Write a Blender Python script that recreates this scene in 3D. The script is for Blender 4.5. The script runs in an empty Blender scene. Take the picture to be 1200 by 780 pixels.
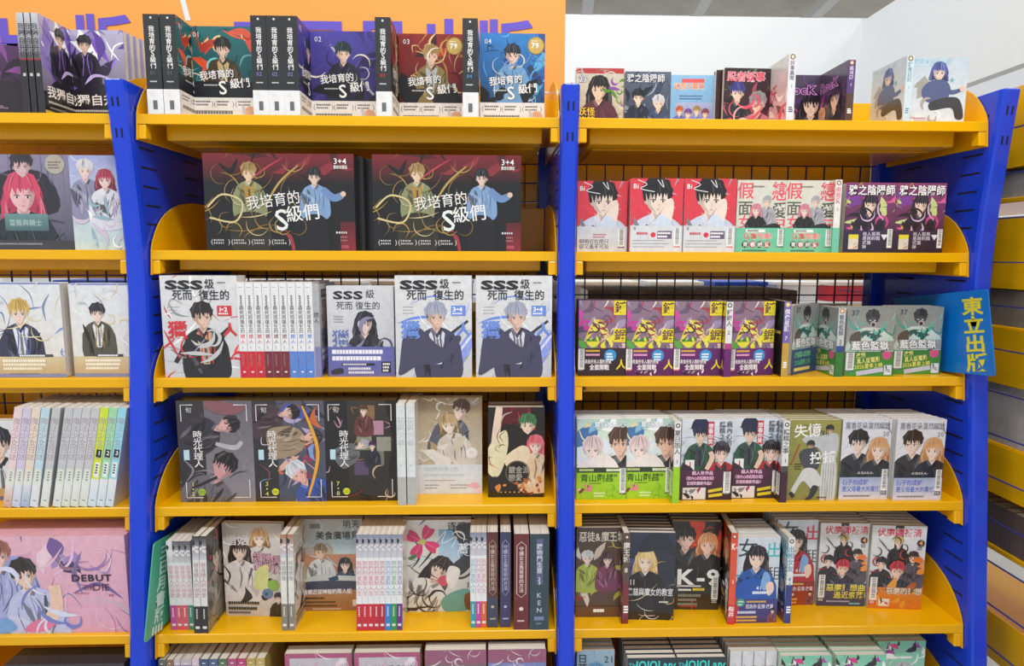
import bpy, bmesh, math, random
from mathutils import Vector, Matrix

# ------------------------------------------------------------------ camera, world, light
F_PX, CAM_D, CAM_Z = 740.0, 1.415, 1.55
def _px(px, py): return Vector(((px-600)/F_PX, -(py-390)/F_PX, -1.0))
_Y = _px(580, 300).normalized()
_X = _px(28700, 300+.0034*28100)
_X = (_X - _Y*_X.dot(_Y)).normalized()
_Z = _X.cross(_Y)
ROT = Matrix((_X, _Y, _Z))
CAM = Vector((0, -CAM_D, CAM_Z))
def at(px, py, Y):
    d = ROT @ _px(px, py); return CAM + d*((Y-CAM.y)/d.y)
def atX(px, py, X):
    d = ROT @ _px(px, py); return CAM + d*((X-CAM.x)/d.x)

scene = bpy.context.scene
COL = scene.collection
cd = bpy.data.cameras.new('camera'); cam = bpy.data.objects.new('camera', cd); COL.objects.link(cam)
cd.sensor_fit = 'HORIZONTAL'; cd.sensor_width = 36; cd.lens = F_PX/1200*36; cd.clip_start = .02
cam.matrix_world = Matrix.Translation(CAM) @ ROT.to_4x4()
scene.camera = cam
scene.view_settings.view_transform = 'Standard'; scene.view_settings.look = 'None'
scene.view_settings.gamma = 1; scene.view_settings.use_curve_mapping = False
scene.view_settings.exposure = -0.2

world = bpy.data.worlds.new('hall_light'); scene.world = world; world.use_nodes = True
world.node_tree.nodes['Background'].inputs[0].default_value = (.95, .97, 1, 1)
world.node_tree.nodes['Background'].inputs[1].default_value = .8

def area(name, loc, tgt, sx, sy, power, col=(1, .98, .95)):
    l = bpy.data.lights.new(name, 'AREA'); l.shape = 'RECTANGLE'; l.size = sx; l.size_y = sy; l.energy = power; l.color = col
    o = bpy.data.objects.new(name, l); COL.objects.link(o); o.location = loc
    o.rotation_euler = (Vector(tgt)-Vector(loc)).to_track_quat('-Z', 'Y').to_euler(); return o
area('hall_lamp_key', (.2, -1.75, 4.1), (.2, .1, 1.2), 1.6, .3, 76)
area('hall_lamp_left', (-2.6, -1.6, 3.9), (-.4, .1, 1.3), 1.2, .35, 36)
area('hall_lamp_right', (2.8, -1.6, 3.9), (.7, .1, 1.3), 1.2, .35, 36)
area('hall_lamp_rear', (.5, 1.1, 4.2), (.6, .9, 0), 1.6, .4, 34)

# ------------------------------------------------------------------ helpers
def lin(h):
    if not isinstance(h, str): return tuple(h)
    h = h.lstrip('#'); r = []
    for i in (0, 2, 4):
        c = int(h[i:i+2], 16)/255; r.append(c/12.92 if c <= .04045 else ((c+.055)/1.055)**2.4)
    return tuple(r)

def mat(name, col, rough=.5, metal=0, coat=0, spec=.5, noise=0, nscale=20, bump=0, bscale=200):
    m = bpy.data.materials.new(name); m.use_nodes = True; n = m.node_tree; b = n.nodes['Principled BSDF']
    b.inputs['Roughness'].default_value = rough; b.inputs['Metallic'].default_value = metal
    b.inputs['Coat Weight'].default_value = coat; b.inputs['Coat Roughness'].default_value = .08
    b.inputs['Specular IOR Level'].default_value = spec
    tc = n.nodes.new('ShaderNodeTexCoord')
    if noise:
        t = n.nodes.new('ShaderNodeTexNoise'); t.inputs['Scale'].default_value = nscale; t.inputs['Detail'].default_value = 4
        n.links.new(tc.outputs['Object'], t.inputs['Vector'])
        x = n.nodes.new('ShaderNodeMix'); x.data_type = 'RGBA'
        x.inputs['A'].default_value = tuple(c*(1-noise) for c in col)+(1,)
        x.inputs['B'].default_value = tuple(min(1, c*(1+noise)) for c in col)+(1,)
        n.links.new(t.outputs['Fac'], x.inputs['Factor']); n.links.new(x.outputs['Result'], b.inputs['Base Color'])
    else: b.inputs['Base Color'].default_value = tuple(col)+(1,)
    if bump:
        t = n.nodes.new('ShaderNodeTexNoise'); t.inputs['Scale'].default_value = bscale
        n.links.new(tc.outputs['Object'], t.inputs['Vector'])
        bp = n.nodes.new('ShaderNodeBump'); bp.inputs['Strength'].default_value = bump; bp.inputs['Distance'].default_value = .001
        n.links.new(t.outputs['Fac'], bp.inputs['Height']); n.links.new(bp.outputs['Normal'], b.inputs['Normal'])
    return m

def ink_mat(name, rough, coat):
    m = mat(name, (1, 1, 1), rough, coat=coat); n = m.node_tree; b = n.nodes['Principled BSDF']
    at_ = n.nodes.new('ShaderNodeAttribute'); at_.attribute_name = 'ink'
    tc = n.nodes['Texture Coordinate']; t = n.nodes.new('ShaderNodeTexNoise'); t.inputs['Scale'].default_value = 70; t.inputs['Detail'].default_value = 6
    n.links.new(tc.outputs['Object'], t.inputs['Vector'])
    mr = n.nodes.new('ShaderNodeMapRange'); mr.inputs['From Min'].default_value = .3; mr.inputs['From Max'].default_value = .7
    mr.inputs['To Min'].default_value = .9; mr.inputs['To Max'].default_value = 1.06
    n.links.new(t.outputs['Fac'], mr.inputs['Value'])
    x = n.nodes.new('ShaderNodeMix'); x.data_type = 'RGBA'; x.blend_type = 'MULTIPLY'; x.inputs['Factor'].default_value = 1
    n.links.new(at_.outputs['Color'], x.inputs['A']); n.links.new(mr.outputs['Result'], x.inputs['B'])
    n.links.new(x.outputs['Result'], b.inputs['Base Color'])
    return m

def page_mat():
    m = mat('page_edges', (.8, .77, .71), .8); n = m.node_tree; b = n.nodes['Principled BSDF']
    tc = n.nodes['Texture Coordinate']; w = n.nodes.new('ShaderNodeTexNoise'); mp = n.nodes.new('ShaderNodeMapping')
    mp.inputs['Scale'].default_value = (4, 1400, 4); n.links.new(tc.outputs['Object'], mp.inputs['Vector']); n.links.new(mp.outputs['Vector'], w.inputs['Vector'])
    w.inputs['Scale'].default_value = 1; cr = n.nodes.new('ShaderNodeValToRGB')
    cr.color_ramp.elements[0].position = .35; cr.color_ramp.elements[0].color = (.47, .44, .38, 1)
    cr.color_ramp.elements[1].position = .62; cr.color_ramp.elements[1].color = (.84, .81, .75, 1)
    n.links.new(w.outputs['Fac'], cr.inputs['Fac']); n.links.new(cr.outputs['Color'], b.inputs['Base Color']); return m

M = dict(
    yellow=mat('yellow_painted_steel', (.9, .47, .001), .24, spec=.45, noise=.03, nscale=8),
    blue=mat('blue_painted_steel', (.01, .055, .68), .2, spec=.5, noise=.04, nscale=8),
    slot=mat('slot_shadow', (.004, .005, .02), .8),
    wire=mat('dark_violet_wire', (.022, .013, .06), .4),
    wall=mat('white_panel', (.74, .79, .83), .6, noise=.02, nscale=2),
    concrete=mat('concrete', (.46, .43, .37), .9, noise=.2, nscale=6, bump=.3, bscale=30),
    floor=mat('grey_hall_floor', (.62, .61, .58), .5, noise=.1, nscale=9),
    orange=mat('orange_sign_board', (.88, .36, .06), .5, noise=.03, nscale=3),
    purple=mat('purple_sign_letters', (.12, .08, .58), .5),
    ink=ink_mat('printed_paper', .42, 0), gloss=ink_mat('laminated_print', .3, .55), pages=page_mat(),
    beam=mat('pale_metal_beam', (.6, .6, .57), .6),
)

def obj(name, me, m=None, parent=None):
    o = bpy.data.objects.new(name, me); COL.objects.link(o)
    if m is not None and not me.materials: me.materials.append(m)
    if parent is not None: o.parent = parent
    return o
def tag(o, label=None, cat=None, group=None, kind=None):
    if label: o['label'] = label
    if cat: o['category'] = cat
    if group: o['group'] = group
    if kind: o['kind'] = kind
    return o
def empty(name, loc, rot=(0, 0, 0)):
    o = bpy.data.objects.new(name, None); COL.objects.link(o); o.location = loc; o.rotation_euler = rot
    o.empty_display_size = .03; return o
def mesh(name, vs, fs, smooth=False):
    me = bpy.data.meshes.new(name); me.from_pydata(vs, [], fs); me.update()
    return me
def ink(me, col):                                   # one flat print colour for a whole mesh
    a = me.attributes.new('ink', 'FLOAT_COLOR', 'CORNER'); a.data.foreach_set('color', (tuple(col)+(1,))*len(me.loops)); return me
BF = [(0, 3, 2, 1), (4, 5, 6, 7), (0, 1, 5, 4), (1, 2, 6, 5), (2, 3, 7, 6), (3, 0, 4, 7)]
class MB:
    def __init__(s): s.v = []; s.f = []
    def box(s, x0, x1, y0, y1, z0, z1):
        b = len(s.v); s.v += [(x0, y0, z0), (x1, y0, z0), (x1, y1, z0), (x0, y1, z0), (x0, y0, z1), (x1, y0, z1), (x1, y1, z1), (x0, y1, z1)]
        s.f += [tuple(b+i for i in f) for f in BF]; return s
    def prism(s, pts, x0, x1, flip=False):            # polygon in (y,z), pulled along x
        n = len(pts); b = len(s.v)
        s.v += [(x0, y, z) for y, z in pts]+[(x1, y, z) for y, z in pts]
        s.f += [tuple(b+i for i in range(n))[::-1], tuple(b+n+i for i in range(n))]
        s.f += [(b+i, b+(i+1) % n, b+n+(i+1) % n, b+n+i) for i in range(n)]; return s
    def mesh(s, name):
        me = mesh(name, s.v, s.f); bm = bmesh.new(); bm.from_mesh(me); bmesh.ops.recalc_face_normals(bm, faces=bm.faces); bm.to_mesh(me); bm.free(); return me
    def obj(s, name, m, parent=None, bevel=0):
        o = obj(name, s.mesh(name), m, parent)
        if bevel:
            md = o.modifiers.new('bevel', 'BEVEL'); md.width = bevel; md.segments = 2; md.limit_method = 'ANGLE'
        return o

# ------------------------------------------------------------------ the hall
def struct(o, label): return tag(o, label, None, None, 'structure')
struct(MB().box(-6, 6, -6, 6, -.05, 0).obj('floor', M['floor']), 'grey hall floor')
struct(MB().box(-7, 7, -4, 7, 4.6, 4.7).obj('ceiling', M['concrete']), 'rough grey concrete ceiling')
c0 = at(1010, 26, 2.0)
struct(MB().box(-2.6, c0.x, 2.0, 2.05, 0, 2.785).obj('wall_back', M['wall']), 'plain white booth wall behind the right shelves')
struct(MB().box(c0.x, c0.x+.05, -.6, 2.05, 2.25, 2.77).obj('wall_right', M['wall']), 'white fascia panel of the booth, upper right')
for i, (x0, y0, dx) in enumerate(((.6, 4.3, .45), (1.75, 3.9, .55), (3.2, 4.2, .5))):
    vs = [(x0, y0-2.5, 4.3), (x0+.12, y0-2.5, 4.3), (x0+dx+.12, y0+2.5, 4.3), (x0+dx, y0+2.5, 4.3)]
    vs += [(a, b, 4.42) for a, b, c in vs]
    struct(obj('trim_%d' % (i+1), mesh('ceiling_beam', vs, BF), M['beam']), 'pale metal beam under the concrete ceiling')

# ------------------------------------------------------------------ shelving
ROWY = [-.022, 0, -.022, -.051, -.085, -.12]
ROWZ = [1.8445, 1.5605, 1.2798, .9945, .7142, .478]
LIP = .0205
BRK = [(-.006, -.054), (0, 0), (.006, .016), (.017, .034), (.032, .053), (.05, .07), (.072, .084), (.1, .097), (.14, .109), (.2, .117), (.33, .12), (.335, -.05)]
def shelf(unit, x0, x1, r, ends=(1, 1)):
    y, z = ROWY[r], ROWZ[r]; yb = .33
    m = MB()
    m.prism([(y, z-LIP), (y, z-.0015), (y+.0015, z), (yb, z), (yb, z-.004), (y+.004, z-.004), (y+.004, z-LIP+.002), (y+.014, z-LIP+.002), (y+.014, z-LIP)], x0, x1)
    o = m.obj('shelf', M['yellow'], unit)
    MB().box(x0+.03, x1-.03, y+.055, yb-.005, z-.045, z-.0042).obj('underside_beam', M['yellow'], o, .003)
    MB().box(x0+.045, x1-.045, y+.12, yb-.01, z-.048, z-.0452).obj('underside_beam', M['yellow'], o, .003)
    MB().box(x0+.002, x1-.002, yb-.006, yb-.002, z+.0005, z+.118).obj('back_plate', M['yellow'], o, .001)
    for k, e in enumerate(ends):
        if not e: continue
        xa = (x0-.0025, x0-.0002) if k == 0 else (x1+.0002, x1+.0025)
        b = MB(); b.prism([(y+dy if dy < .3 else yb, z+dz) for dy, dz in BRK], *xa); b.obj('bracket', M['yellow'], o)
        xi = (x0, x0+.016) if k == 0 else (x1-.016, x1)
        MB().prism([(y, z-LIP-.001), (y+.022, z-LIP-.001), (y+.022, z-.05), (y-.003, z-.052)], *xi).obj('bracket_flange', M['yellow'], o, .002)
    return o
FRONT = [(0, -.19), (.43, -.145), (.72, -.107), (1.0, -.076), (1.17, -.055), (1.35, -.034), (1.47, -.024), (1.56, -.024), (1.66, -.03), (1.8, -.044), (1.907, -.056)]
def front_y(z):
    for (a, ya), (b, yb) in zip(FRONT, FRONT[1:]):
        if a <= z <= b: return ya+(yb-ya)*(z-a)/(b-a)
    return FRONT[-1][1]
def panel(unit, x0, x1, label=None):
    yb = .40
    vs = []; fs = []; ch = .007
    prof = [(z, y) for z, y in FRONT]
    for z, y in prof:
        vs += [(x0, yb, z), (x0, y+.012, z), (x0+ch*.4, y+.004, z), (x0+ch, y, z), (x1-ch, y, z), (x1-ch*.4, y+.004, z), (x1, y+.012, z), (x1, yb, z)]
    n = len(prof)
    for i in range(n-1):
        for j in range(8):
            a = i*8+j; b = i*8+(j+1) % 8; fs.append((a, b, b+8, a+8))
    fs += [tuple(range(8))[::-1], tuple((n-1)*8+j for j in range(8))]
    p = obj('side_panel', mesh('side_panel', vs, fs), M['blue'], unit)
    md = p.modifiers.new('bevel', 'BEVEL'); md.width = .003; md.segments = 2; md.limit_method = 'ANGLE'; md.angle_limit = math.radians(60)
    s = MB()
    z = 1.857
    while z > .1:
        for xs in ((x0-.0004, x0+.001), (x1-.001, x1+.0004)):
            f = front_y(z)
            s.box(xs[0], xs[1], f+.028, f+.088, z-.0022, z+.0022); s.box(xs[0], xs[1], .185, .247, z-.0022, z+.0022)
        z -= .04
    tag(s.obj('slot_row', M['slot'], p), None, None, None, 'stuff')
    for zc in (1.862, 1.801):
        for dx in (-.0055, .0055):
            xc = (x0+x1)/2+dx; s = MB(); y0, y1 = front_y(zc-.009), front_y(zc+.009); d = .0006
            vs = [(xc-.0018, y0-d, zc-.009), (xc+.0018, y0-d, zc-.009), (xc+.0018, y0+.004, zc-.009), (xc-.0018, y0+.004, zc-.009),
                  (xc-.0018, y1-d, zc+.009), (xc+.0018, y1-d, zc+.009), (xc+.0018, y1+.004, zc+.009), (xc-.0018, y1+.004, zc+.009)]
            obj('front_slot', mesh('front_slot', vs, BF), M['slot'], p)
    # upright post at the back of the panel
    MB().box(x0-.022, x1+.022, .334, .372, 0, 1.9).obj('back_post', M['blue'], unit, .003)
    return p
def grid(unit, x0, x1, y, z0, z1, xoff=0):
    m = MB(); t = .0017
    x = x0
    while x < x1: m.box(x-t, x+t, y-t, y+t, z0, z1); x += .0508
    z = z1
    while z > z0: m.box(x0, x1, y-3*t, y-t, z-t, z+t); z -= .0508
    return tag(m.obj('wire_grid', M['wire'], unit), None, None, None, 'stuff')

unit = empty('shelving_unit', (.16, .0, 0))
tag(unit, 'long blue and yellow steel book display shelving with wire grid back', 'shelving')
unit.location = (0, 0, 0)
BAYS = [(-1.695, -.8055), (-.751, .1355), (.181, 1.072)]
for x0, x1 in ((-1.74, -1.698), (-.80, -.757), (.139, .1785), (1.076, 1.118)): panel(unit, x0, x1)
for i, (x0, x1) in enumerate(BAYS):
    for r in range(6): shelf(unit, x0, x1, r, (1, 1))
    grid(unit, x0+.02, x1-.02, .352, .3, 1.85)

# ------------------------------------------------------------------ flat print: vector drawing to coloured polygons
_gl = {}
GS = bpy.data.scenes.new('glyph_tmp')               # scratch scene for outlines of letters, removed at the end
def shade(h, k):                                    # lighter (k>0) or darker (k<0) print tone
    h = h.lstrip('#'); c = [int(h[i:i+2], 16) for i in (0, 2, 4)]
    return '#%02x%02x%02x' % tuple(int(max(0, min(255, x+(255-x)*k if k > 0 else x*(1+k)))) for x in c)
def glyph(ch, bold):
    k = (ch, bold)
    if k not in _gl:
        c = bpy.data.curves.new('glyph', 'FONT'); c.body = ch; c.resolution_u = 2; c.offset = bold
        o = bpy.data.objects.new('glyph', c); GS.collection.objects.link(o)
        GS.view_layers[0].update(); e = o.evaluated_get(GS.view_layers[0].depsgraph); m = e.to_mesh()
        vs = [(v.co.x, v.co.y) for v in m.vertices]; fs = [tuple(p.vertices) for p in m.polygons]
        e.to_mesh_clear(); bpy.data.objects.remove(o); bpy.data.curves.remove(c)
        _gl[k] = (vs, fs, max([x for x, y in vs] or [.3]))
    return _gl[k]
def smooth(pts, n=5, closed=True):
    m = len(pts); out = []
    for i in range(m if closed else m-1):
        g = (lambda j: pts[j % m]) if closed else (lambda j: pts[max(0, min(m-1, j))])
        p0, p1, p2, p3 = g(i-1), g(i), g(i+1), g(i+2)
        for k in range(n):
            t = k/n; t2 = t*t; t3 = t2*t
            out.append(tuple(.5*(2*b+(c-a)*t+(2*a-5*b+4*c-d)*t2+(3*b-a-3*c+d)*t3) for a, b, c, d in zip(p0, p1, p2, p3)))
    if not closed: out.append(pts[-1])
    return out
def clip(poly, w, h):
    for ax, lim, sg in ((0, 0, 1), (0, w, -1), (1, 0, 1), (1, h, -1)):
        out = []
        for i, p in enumerate(poly):
            q = poly[i-1]; a = (p[ax]-lim)*sg; b = (q[ax]-lim)*sg
            if (a >= 0) != (b >= 0):
                t = b/(b-a); out.append(tuple(q[k]+(p[k]-q[k])*t for k in range(len(p))))
            if a >= 0: out.append(p)
        poly = out
        if len(poly) < 3: return []
    return poly
class Art:
    """canvas w x h metres; u goes right 0..1, v goes down 0..1"""
    def __init__(s, w, h, bg, bg2=None):
        s.w, s.h, s.a = w, h, w/h; s.V = []; s.F = []; s.C = []; s.n = 0; s.done = False
        s.R(0, 0, 1, 1, bg, bg2)
    def add(s, polys, cols):
        z = 1e-4+s.n*8e-6; s.n += 1
        for p, c in zip(polys, cols):
            if len(p[0]) == 2: p = [q+c for q in p]
            p = clip(p, s.w, s.h)
            if len(p) < 3: continue
            b = len(s.V); s.V += [(q[0], z, q[1]) for q in p]; s.F.append(tuple(range(b, b+len(p)))); s.C += [q[2:5]+(1,) for q in p]
    def m(s, u, v): return (u*s.w, (1-v)*s.h)
    def P(s, pts, col): s.add([[s.m(*p) for p in pts]], [lin(col)])
    def S(s, pts, col): s.P(smooth(pts), col)
    def R(s, u0, v0, u1, v1, col, col2=None):
        c, d = lin(col), lin(col2 or col)
        s.add([[s.m(u0, v1)+d, s.m(u1, v1)+d, s.m(u1, v0)+c, s.m(u0, v0)+c]], [None])
    def E(s, u, v, ru, col, rv=None, n=20, rot=0):
        rv = ru if rv is None else rv
        s.P([(u+ru*math.cos(2*math.pi*i/n), v+rv*s.a*math.sin(2*math.pi*i/n)) for i in range(n)], col)
    def K(s, pts, wd, col, taper=0, sm=True):                # stroke, wd in widths
        pts = smooth(pts, 5, False) if sm and len(pts) > 2 else pts
        q = [s.m(*p) for p in pts]; n = len(q); L = []; Rr = []
        for i, p in enumerate(q):
            a, b = q[max(0, i-1)], q[min(n-1, i+1)]; dx, dy = b[0]-a[0], b[1]-a[1]; l = math.hypot(dx, dy) or 1
            k = wd*s.w/2*(1-taper*abs(2*i/(n-1)-1)**1.5) if taper else wd*s.w/2
            L.append((p[0]-dy/l*k, p[1]+dx/l*k)); Rr.append((p[0]+dy/l*k, p[1]-dx/l*k))
        c = lin(col); s.add([[L[i], L[i+1], Rr[i+1], Rr[i]] for i in range(n-1)], [c]*(n-1))
    def T(s, txt, u, v, size, col, vert=False, out=None, bold=.012, sx=1.0, rot=0, gap=0, mono=None, outw=.045, right=False):
        """text; (u,v) = top left of the first character, size = em in canvas heights"""
        s.done = True
        if any(ord(c) > 0x2e00 for c in txt): bold = min(bold, .014); outw = min(outw, .035)
        em = size*s.h; jobs = ([(out, bold+outw)] if out else [])+[(col, bold)]
        for c, bo in jobs:
            polys = []; x = y = 0; cr, sr = math.cos(rot), math.sin(rot)
            for ch in txt:
                if ch == '\n':
                    x = 0; y -= 1+gap; continue
                vs, fs, adv = glyph(ch, bo); adv0 = glyph(ch, bold)[2]
                cj = ord(ch) > 0x2e00
                dx = 0 if cj or not vert else (.95-adv0)/2
                for f in fs:
                    p = []
                    for i in f:
                        gx, gy = (vs[i][0]+x+dx)*sx*em, (vs[i][1]+y-.86)*em
                        p.append((u*s.w+gx*cr-gy*sr, (1-v)*s.h+gx*sr+gy*cr))
                    polys.append(p)
                if vert: y -= (1.0 if cj else .82)+gap
                else: x += ((1.0 if cj else (.3 if ch == ' ' else adv0+.07)) if mono is None else mono)+gap
            s.add(polys, [lin(c)]*len(polys))
    def L(s, u, v, w, rows, col, size=.012, gap=.022, seed=1, vert=False):   # print too small to read
        r = random.Random(seed*7+rows); polys = []
        for i in range(rows):
            x = 0
            while x < w*(.75+.25*r.random()):
                d = size*(.5+.5*r.random())/s.a*(1 if not vert else s.a**2)
                if vert: q = (u+i*gap, v+x, u+i*gap+size/s.a, v+x+size*.8)
                else: q = (u+x, v+i*gap, u+x+d, v+i*gap+size)
                polys.append([s.m(q[0], q[3]), s.m(q[2], q[3]), s.m(q[2], q[1]), s.m(q[0], q[1])]); x += (d if not vert else size)+.006
        s.add(polys, [lin(col)]*len(polys))
    def BAR(s, u, v, w, h, foot=None):                         # bar code label
        s.R(u, v, u+w, v+h, '#f2f2f0'); r = random.Random(5); y = v+.01; polys = []
        while y < v+h*.9:
            d = .004+.006*r.random(); polys.append([s.m(u+w*.25, y+d), s.m(u+w*.85, y+d), s.m(u+w*.85, y), s.m(u+w*.25, y)]); y += d+.004+.005*r.random()
        s.add(polys, [lin('#4a4a4a')]*len(polys))
        if foot: s.R(u, v+h, u+w, v+h+.05, foot); s.L(u+w*.1, v+h+.01, w*.7, 2, '#ffffff', .01, .018)
    def shards(s, n, cols, box=(0, 0, 1, 1), size=.2, seed=0, slim=.3):
        r = random.Random(seed)
        for i in range(n):
            u, v = r.uniform(box[0], box[2]), r.uniform(box[1], box[3]); th = r.uniform(0, 6.28); k = size*r.uniform(.4, 1.2)
            bend = r.uniform(-.35, .35); W = k*max(.12, slim*.75); p = []
            for sg in (1, -1):                            # a pointed, bent flame of colour
                for j in range(6):
                    f = j/6 if sg > 0 else 1-j/6; x = (f-.5)*2*k*.9; y = bend*k*(1-(2*f-1)**2)*2+sg*W*math.sin(math.pi*f)*(.7+.6*(1-f))*r.uniform(.75, 1.2)
                    p.append((u+x*math.cos(th)-y*math.sin(th), v+s.a*(x*math.sin(th)+y*math.cos(th))))
            s.P(p, r.choice(cols))
    def swirls(s, n, cols, box=(0, 0, 1, 1), wd=.02, seed=0, ln=.4, turn=1.2):
        r = random.Random(seed)
        for i in range(n):
            u, v = r.uniform(box[0], box[2]), r.uniform(box[1], box[3]); th = r.uniform(0, 6.28); pts = [(u, v)]; tn = r.uniform(-turn, turn)
            for k in range(4):
                u += ln/4*math.cos(th); v += s.a*ln/4*math.sin(th); th += tn; pts.append((u, v))
            s.K(pts, wd*r.uniform(.5, 1.4), r.choice(cols), .9)
    def busy(s, n, seed):                                # fine brush strokes in the tones already on the sheet
        r = random.Random(seed*13+n)
        for i in range(n):
            c = r.choice(s.C)[:3]; j = r.uniform(.55, 1.5); c = tuple(min(1, x*j) for x in c)
            u, v = r.random(), r.random()*.9; th = r.uniform(0, 6.28); l = r.uniform(.1, .4); b = r.uniform(-.12, .12)
            s.K([(u, v), (u+l*.5*math.cos(th)-b*math.sin(th), v+s.a*(l*.5*math.sin(th)+b*math.cos(th))), (u+l*math.cos(th), v+s.a*l*math.sin(th))], r.uniform(.008, .035), c, .9)
    def FIG(s, u, v, k, hair, cloth, skin='#f1d3c2', long=0, turn=0, seed=0, shirt=None, trim=None, lie=0, body=1, dark=None, eyes='#3a2a3a'):
        """a plain generic figure: hair, face, neck, shoulders; k = half head width, lie = tilt in radians"""
        r = random.Random(seed); ca, sa = math.cos(lie), math.sin(lie)
        if not s.done: s.done = True; s.busy(22 if k > .06 else 12, seed+int(u*100))
        t = lambda pts: [(u+k*(x*ca-y*sa), v+k*s.a*(x*sa+y*ca)) for x, y in pts]
        dk = dark or shade(hair, -.35); hl = shade(hair, .28); cs = shade(cloth, -.38); cl = shade(cloth, .25); ss = shade(skin, -.16)
        def jag(base, amp, n=3):                       # ragged outline, like locks of hair
            out = []
            for i, pnt in enumerate(base):
                q = base[(i+1) % len(base)]
                for j in range(n):
                    f = j/n; x, y = pnt[0]+(q[0]-pnt[0])*f, pnt[1]+(q[1]-pnt[1])*f; m_ = 1+(amp if j % 2 else -amp*.3)*r.uniform(.3, 1); out.append((x*m_, y*m_))
            return out
        if long:
            s.P(t(jag([(-1.1, -.6), (0, -1.45), (1.1, -.6), (1.35, 1), (1.2+.2*r.random(), long), (.5, long*.85), (0, long), (-.6, long*.8), (-1.25, long*.95), (-1.35, 1)], .1)), dk)
            for i in range(10):
                x = r.choice((-1, 1))*r.uniform(.8, 1.3); s.K(t([(x*.8, -.3), (x*1.02, .7), (x*r.uniform(.8, 1.15), long*r.uniform(.6, 1))]), k*.1, r.choice((hair, hl, shade(dk, -.3))), .9)
        if body:
            s.P(smooth(t([(-.4, 1.0), (.4, 1.0), (1.45, 1.55), (1.9, 2.3), (2.2, 3.4), (1.9, 6), (-1.9, 6), (-2.2, 3.2), (-1.9, 2.3), (-1.45, 1.55)])), cloth)
            for i in range(9):
                x, y = r.uniform(-1.7, 1.7), r.uniform(2, 4.6); th = r.uniform(-.5, .5)+(.5 if x < 0 else -.5); l = r.uniform(.5, 1.3)
                s.S(t([(x-l*math.sin(th), y-l*math.cos(th)), (x+.22, y-.1), (x+l*math.sin(th), y+l*math.cos(th)), (x-.16, y+.15)]), r.choice((cs, cs, cl, shade(cs, -.3))))
            s.P(t([(-.34, .6), (.34, .6), (.42, 1.3), (0, 1.62), (-.42, 1.3)]), skin); s.P(t([(-.34, .75), (.34, .75), (.36, 1.05), (-.1, 1.35)]), ss)
            if shirt: s.P(t([(-.45, 1.25), (0, 2.1), (.45, 1.25), (.75, 1.6), (.3, 4.5), (-.3, 4.5), (-.75, 1.6)]), shirt); s.P(t([(-.1, 2.1), (.12, 2.1), (.2, 4.4), (-.12, 4.4)]), shade(shirt, -.45))
            s.P(t([(-.4, 1.02), (-.62, 1.2), (-.3, 1.75), (0, 1.6)]), cl); s.P(t([(.4, 1.02), (.62, 1.2), (.3, 1.75), (0, 1.6)]), cs)
            if not shirt: s.K(t([(0, 1.62), (.04, 3), (0, 4.5)]), k*.05, cs)
            for e in (-1, 1): s.K(t([(e*1.15, 2.4), (e*1.3, 3.2), (e*1.15, 4.6)]), k*.09, shade(cs, -.25), .6)
            if trim:
                s.K(t([(-.5, 1.3), (-.25, 2.2), (-.5, 4.5)]), k*.16, trim, .5); s.K(t([(.5, 1.3), (.3, 2.2), (.6, 4.5)]), k*.16, trim, .5)
            for i in range(7):
                x = r.uniform(-1.7, 1.7); s.K(t([(x, 1.8+.3*abs(x)), (x*1.05+.25, 3), (x*1.1-.1, 4.4)]), k*.06, r.choice((trim or cs, shade(cs, -.4), cl)), .9)
        s.P(t(jag([(-1.0, -.5), (-.6, -1.2), (.1, -1.38), (.75, -1.1), (1.08, -.4), (1.05, .5), (.7, .85), (-.7, .85), (-1.05, .4)] if long else [(-.95, -.5), (-.6, -1.2), (.1, -1.36), (.75, -1.1), (1.0, -.4), (.85, .15), (.4, .3), (-.4, .3), (-.85, .15)], .14)), dk)
        if not long:
            for e in (-1, 1): s.S(t([(e*.66, .0), (e*.86, -.05), (e*.86, .25), (e*.68, .35)]), ss)
        s.S(t([(-.7, -.6), (0, -.9), (.7, -.6), (.74, .1), (.52, .62), (.1+turn*.3, 1.02), (-.08+turn*.3, 1.02), (-.52, .62), (-.74, .1)]), skin)
        s.S(t([(.3+turn*.2, -.6), (.7, -.5), (.74, .1), (.52, .6), (.2+turn*.3, .9), (.42, .3)]) if turn <= 0 else t([(-.3+turn*.2, -.6), (-.7, -.5), (-.74, .1), (-.52, .6), (-.1+turn*.3, .9), (-.42, .3)]), ss)
        for e in (-1, 1):
            x = e*.33+turn*.3
            s.E(*t([(x, .14)])[0], k*.13, '#efe8e6', k*.08, 8); s.E(*t([(x+turn*.05, .14)])[0], k*.075, eyes, k*.09, 8); s.K(t([(x-.17, .06), (x, .0), (x+.17, .08)]), k*.06, shade(dk, -.4)); s.K(t([(x-.17, -.12), (x+.15, -.14)]), k*.04, dk, .6)
        s.K(t([(turn*.42+.02, .25), (turn*.45+.06, .42), (turn*.4, .44)]), k*.03, ss); s.K(t([(turn*.36-.1, .68), (turn*.36+.1, .67)]), k*.04, '#b0706a')
        fr = [(-1.0, .7), (-1.12, -.4), (-.7, -1.25), (.1, -1.48), (.8, -1.2), (1.12, -.4), (1.0, .7), (.8, .1)] if long else [(-.74, .12), (-.95, -.05), (-1.02, -.5), (-1.12, -.75), (-.8, -1.1), (-.62, -1.4), (-.2, -1.42), (.15, -1.58), (.45, -1.38), (.82, -1.25), (.95, -.85), (1.1, -.6), (.95, -.1), (.74, .12), (.68, -.3)]
        x = .7
        while x > -.8:
            fr += [(x, -.42), (x-.12, r.uniform(-.25, .2))]; x -= r.uniform(.2, .34)
        s.P(t(fr), hair)
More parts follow.
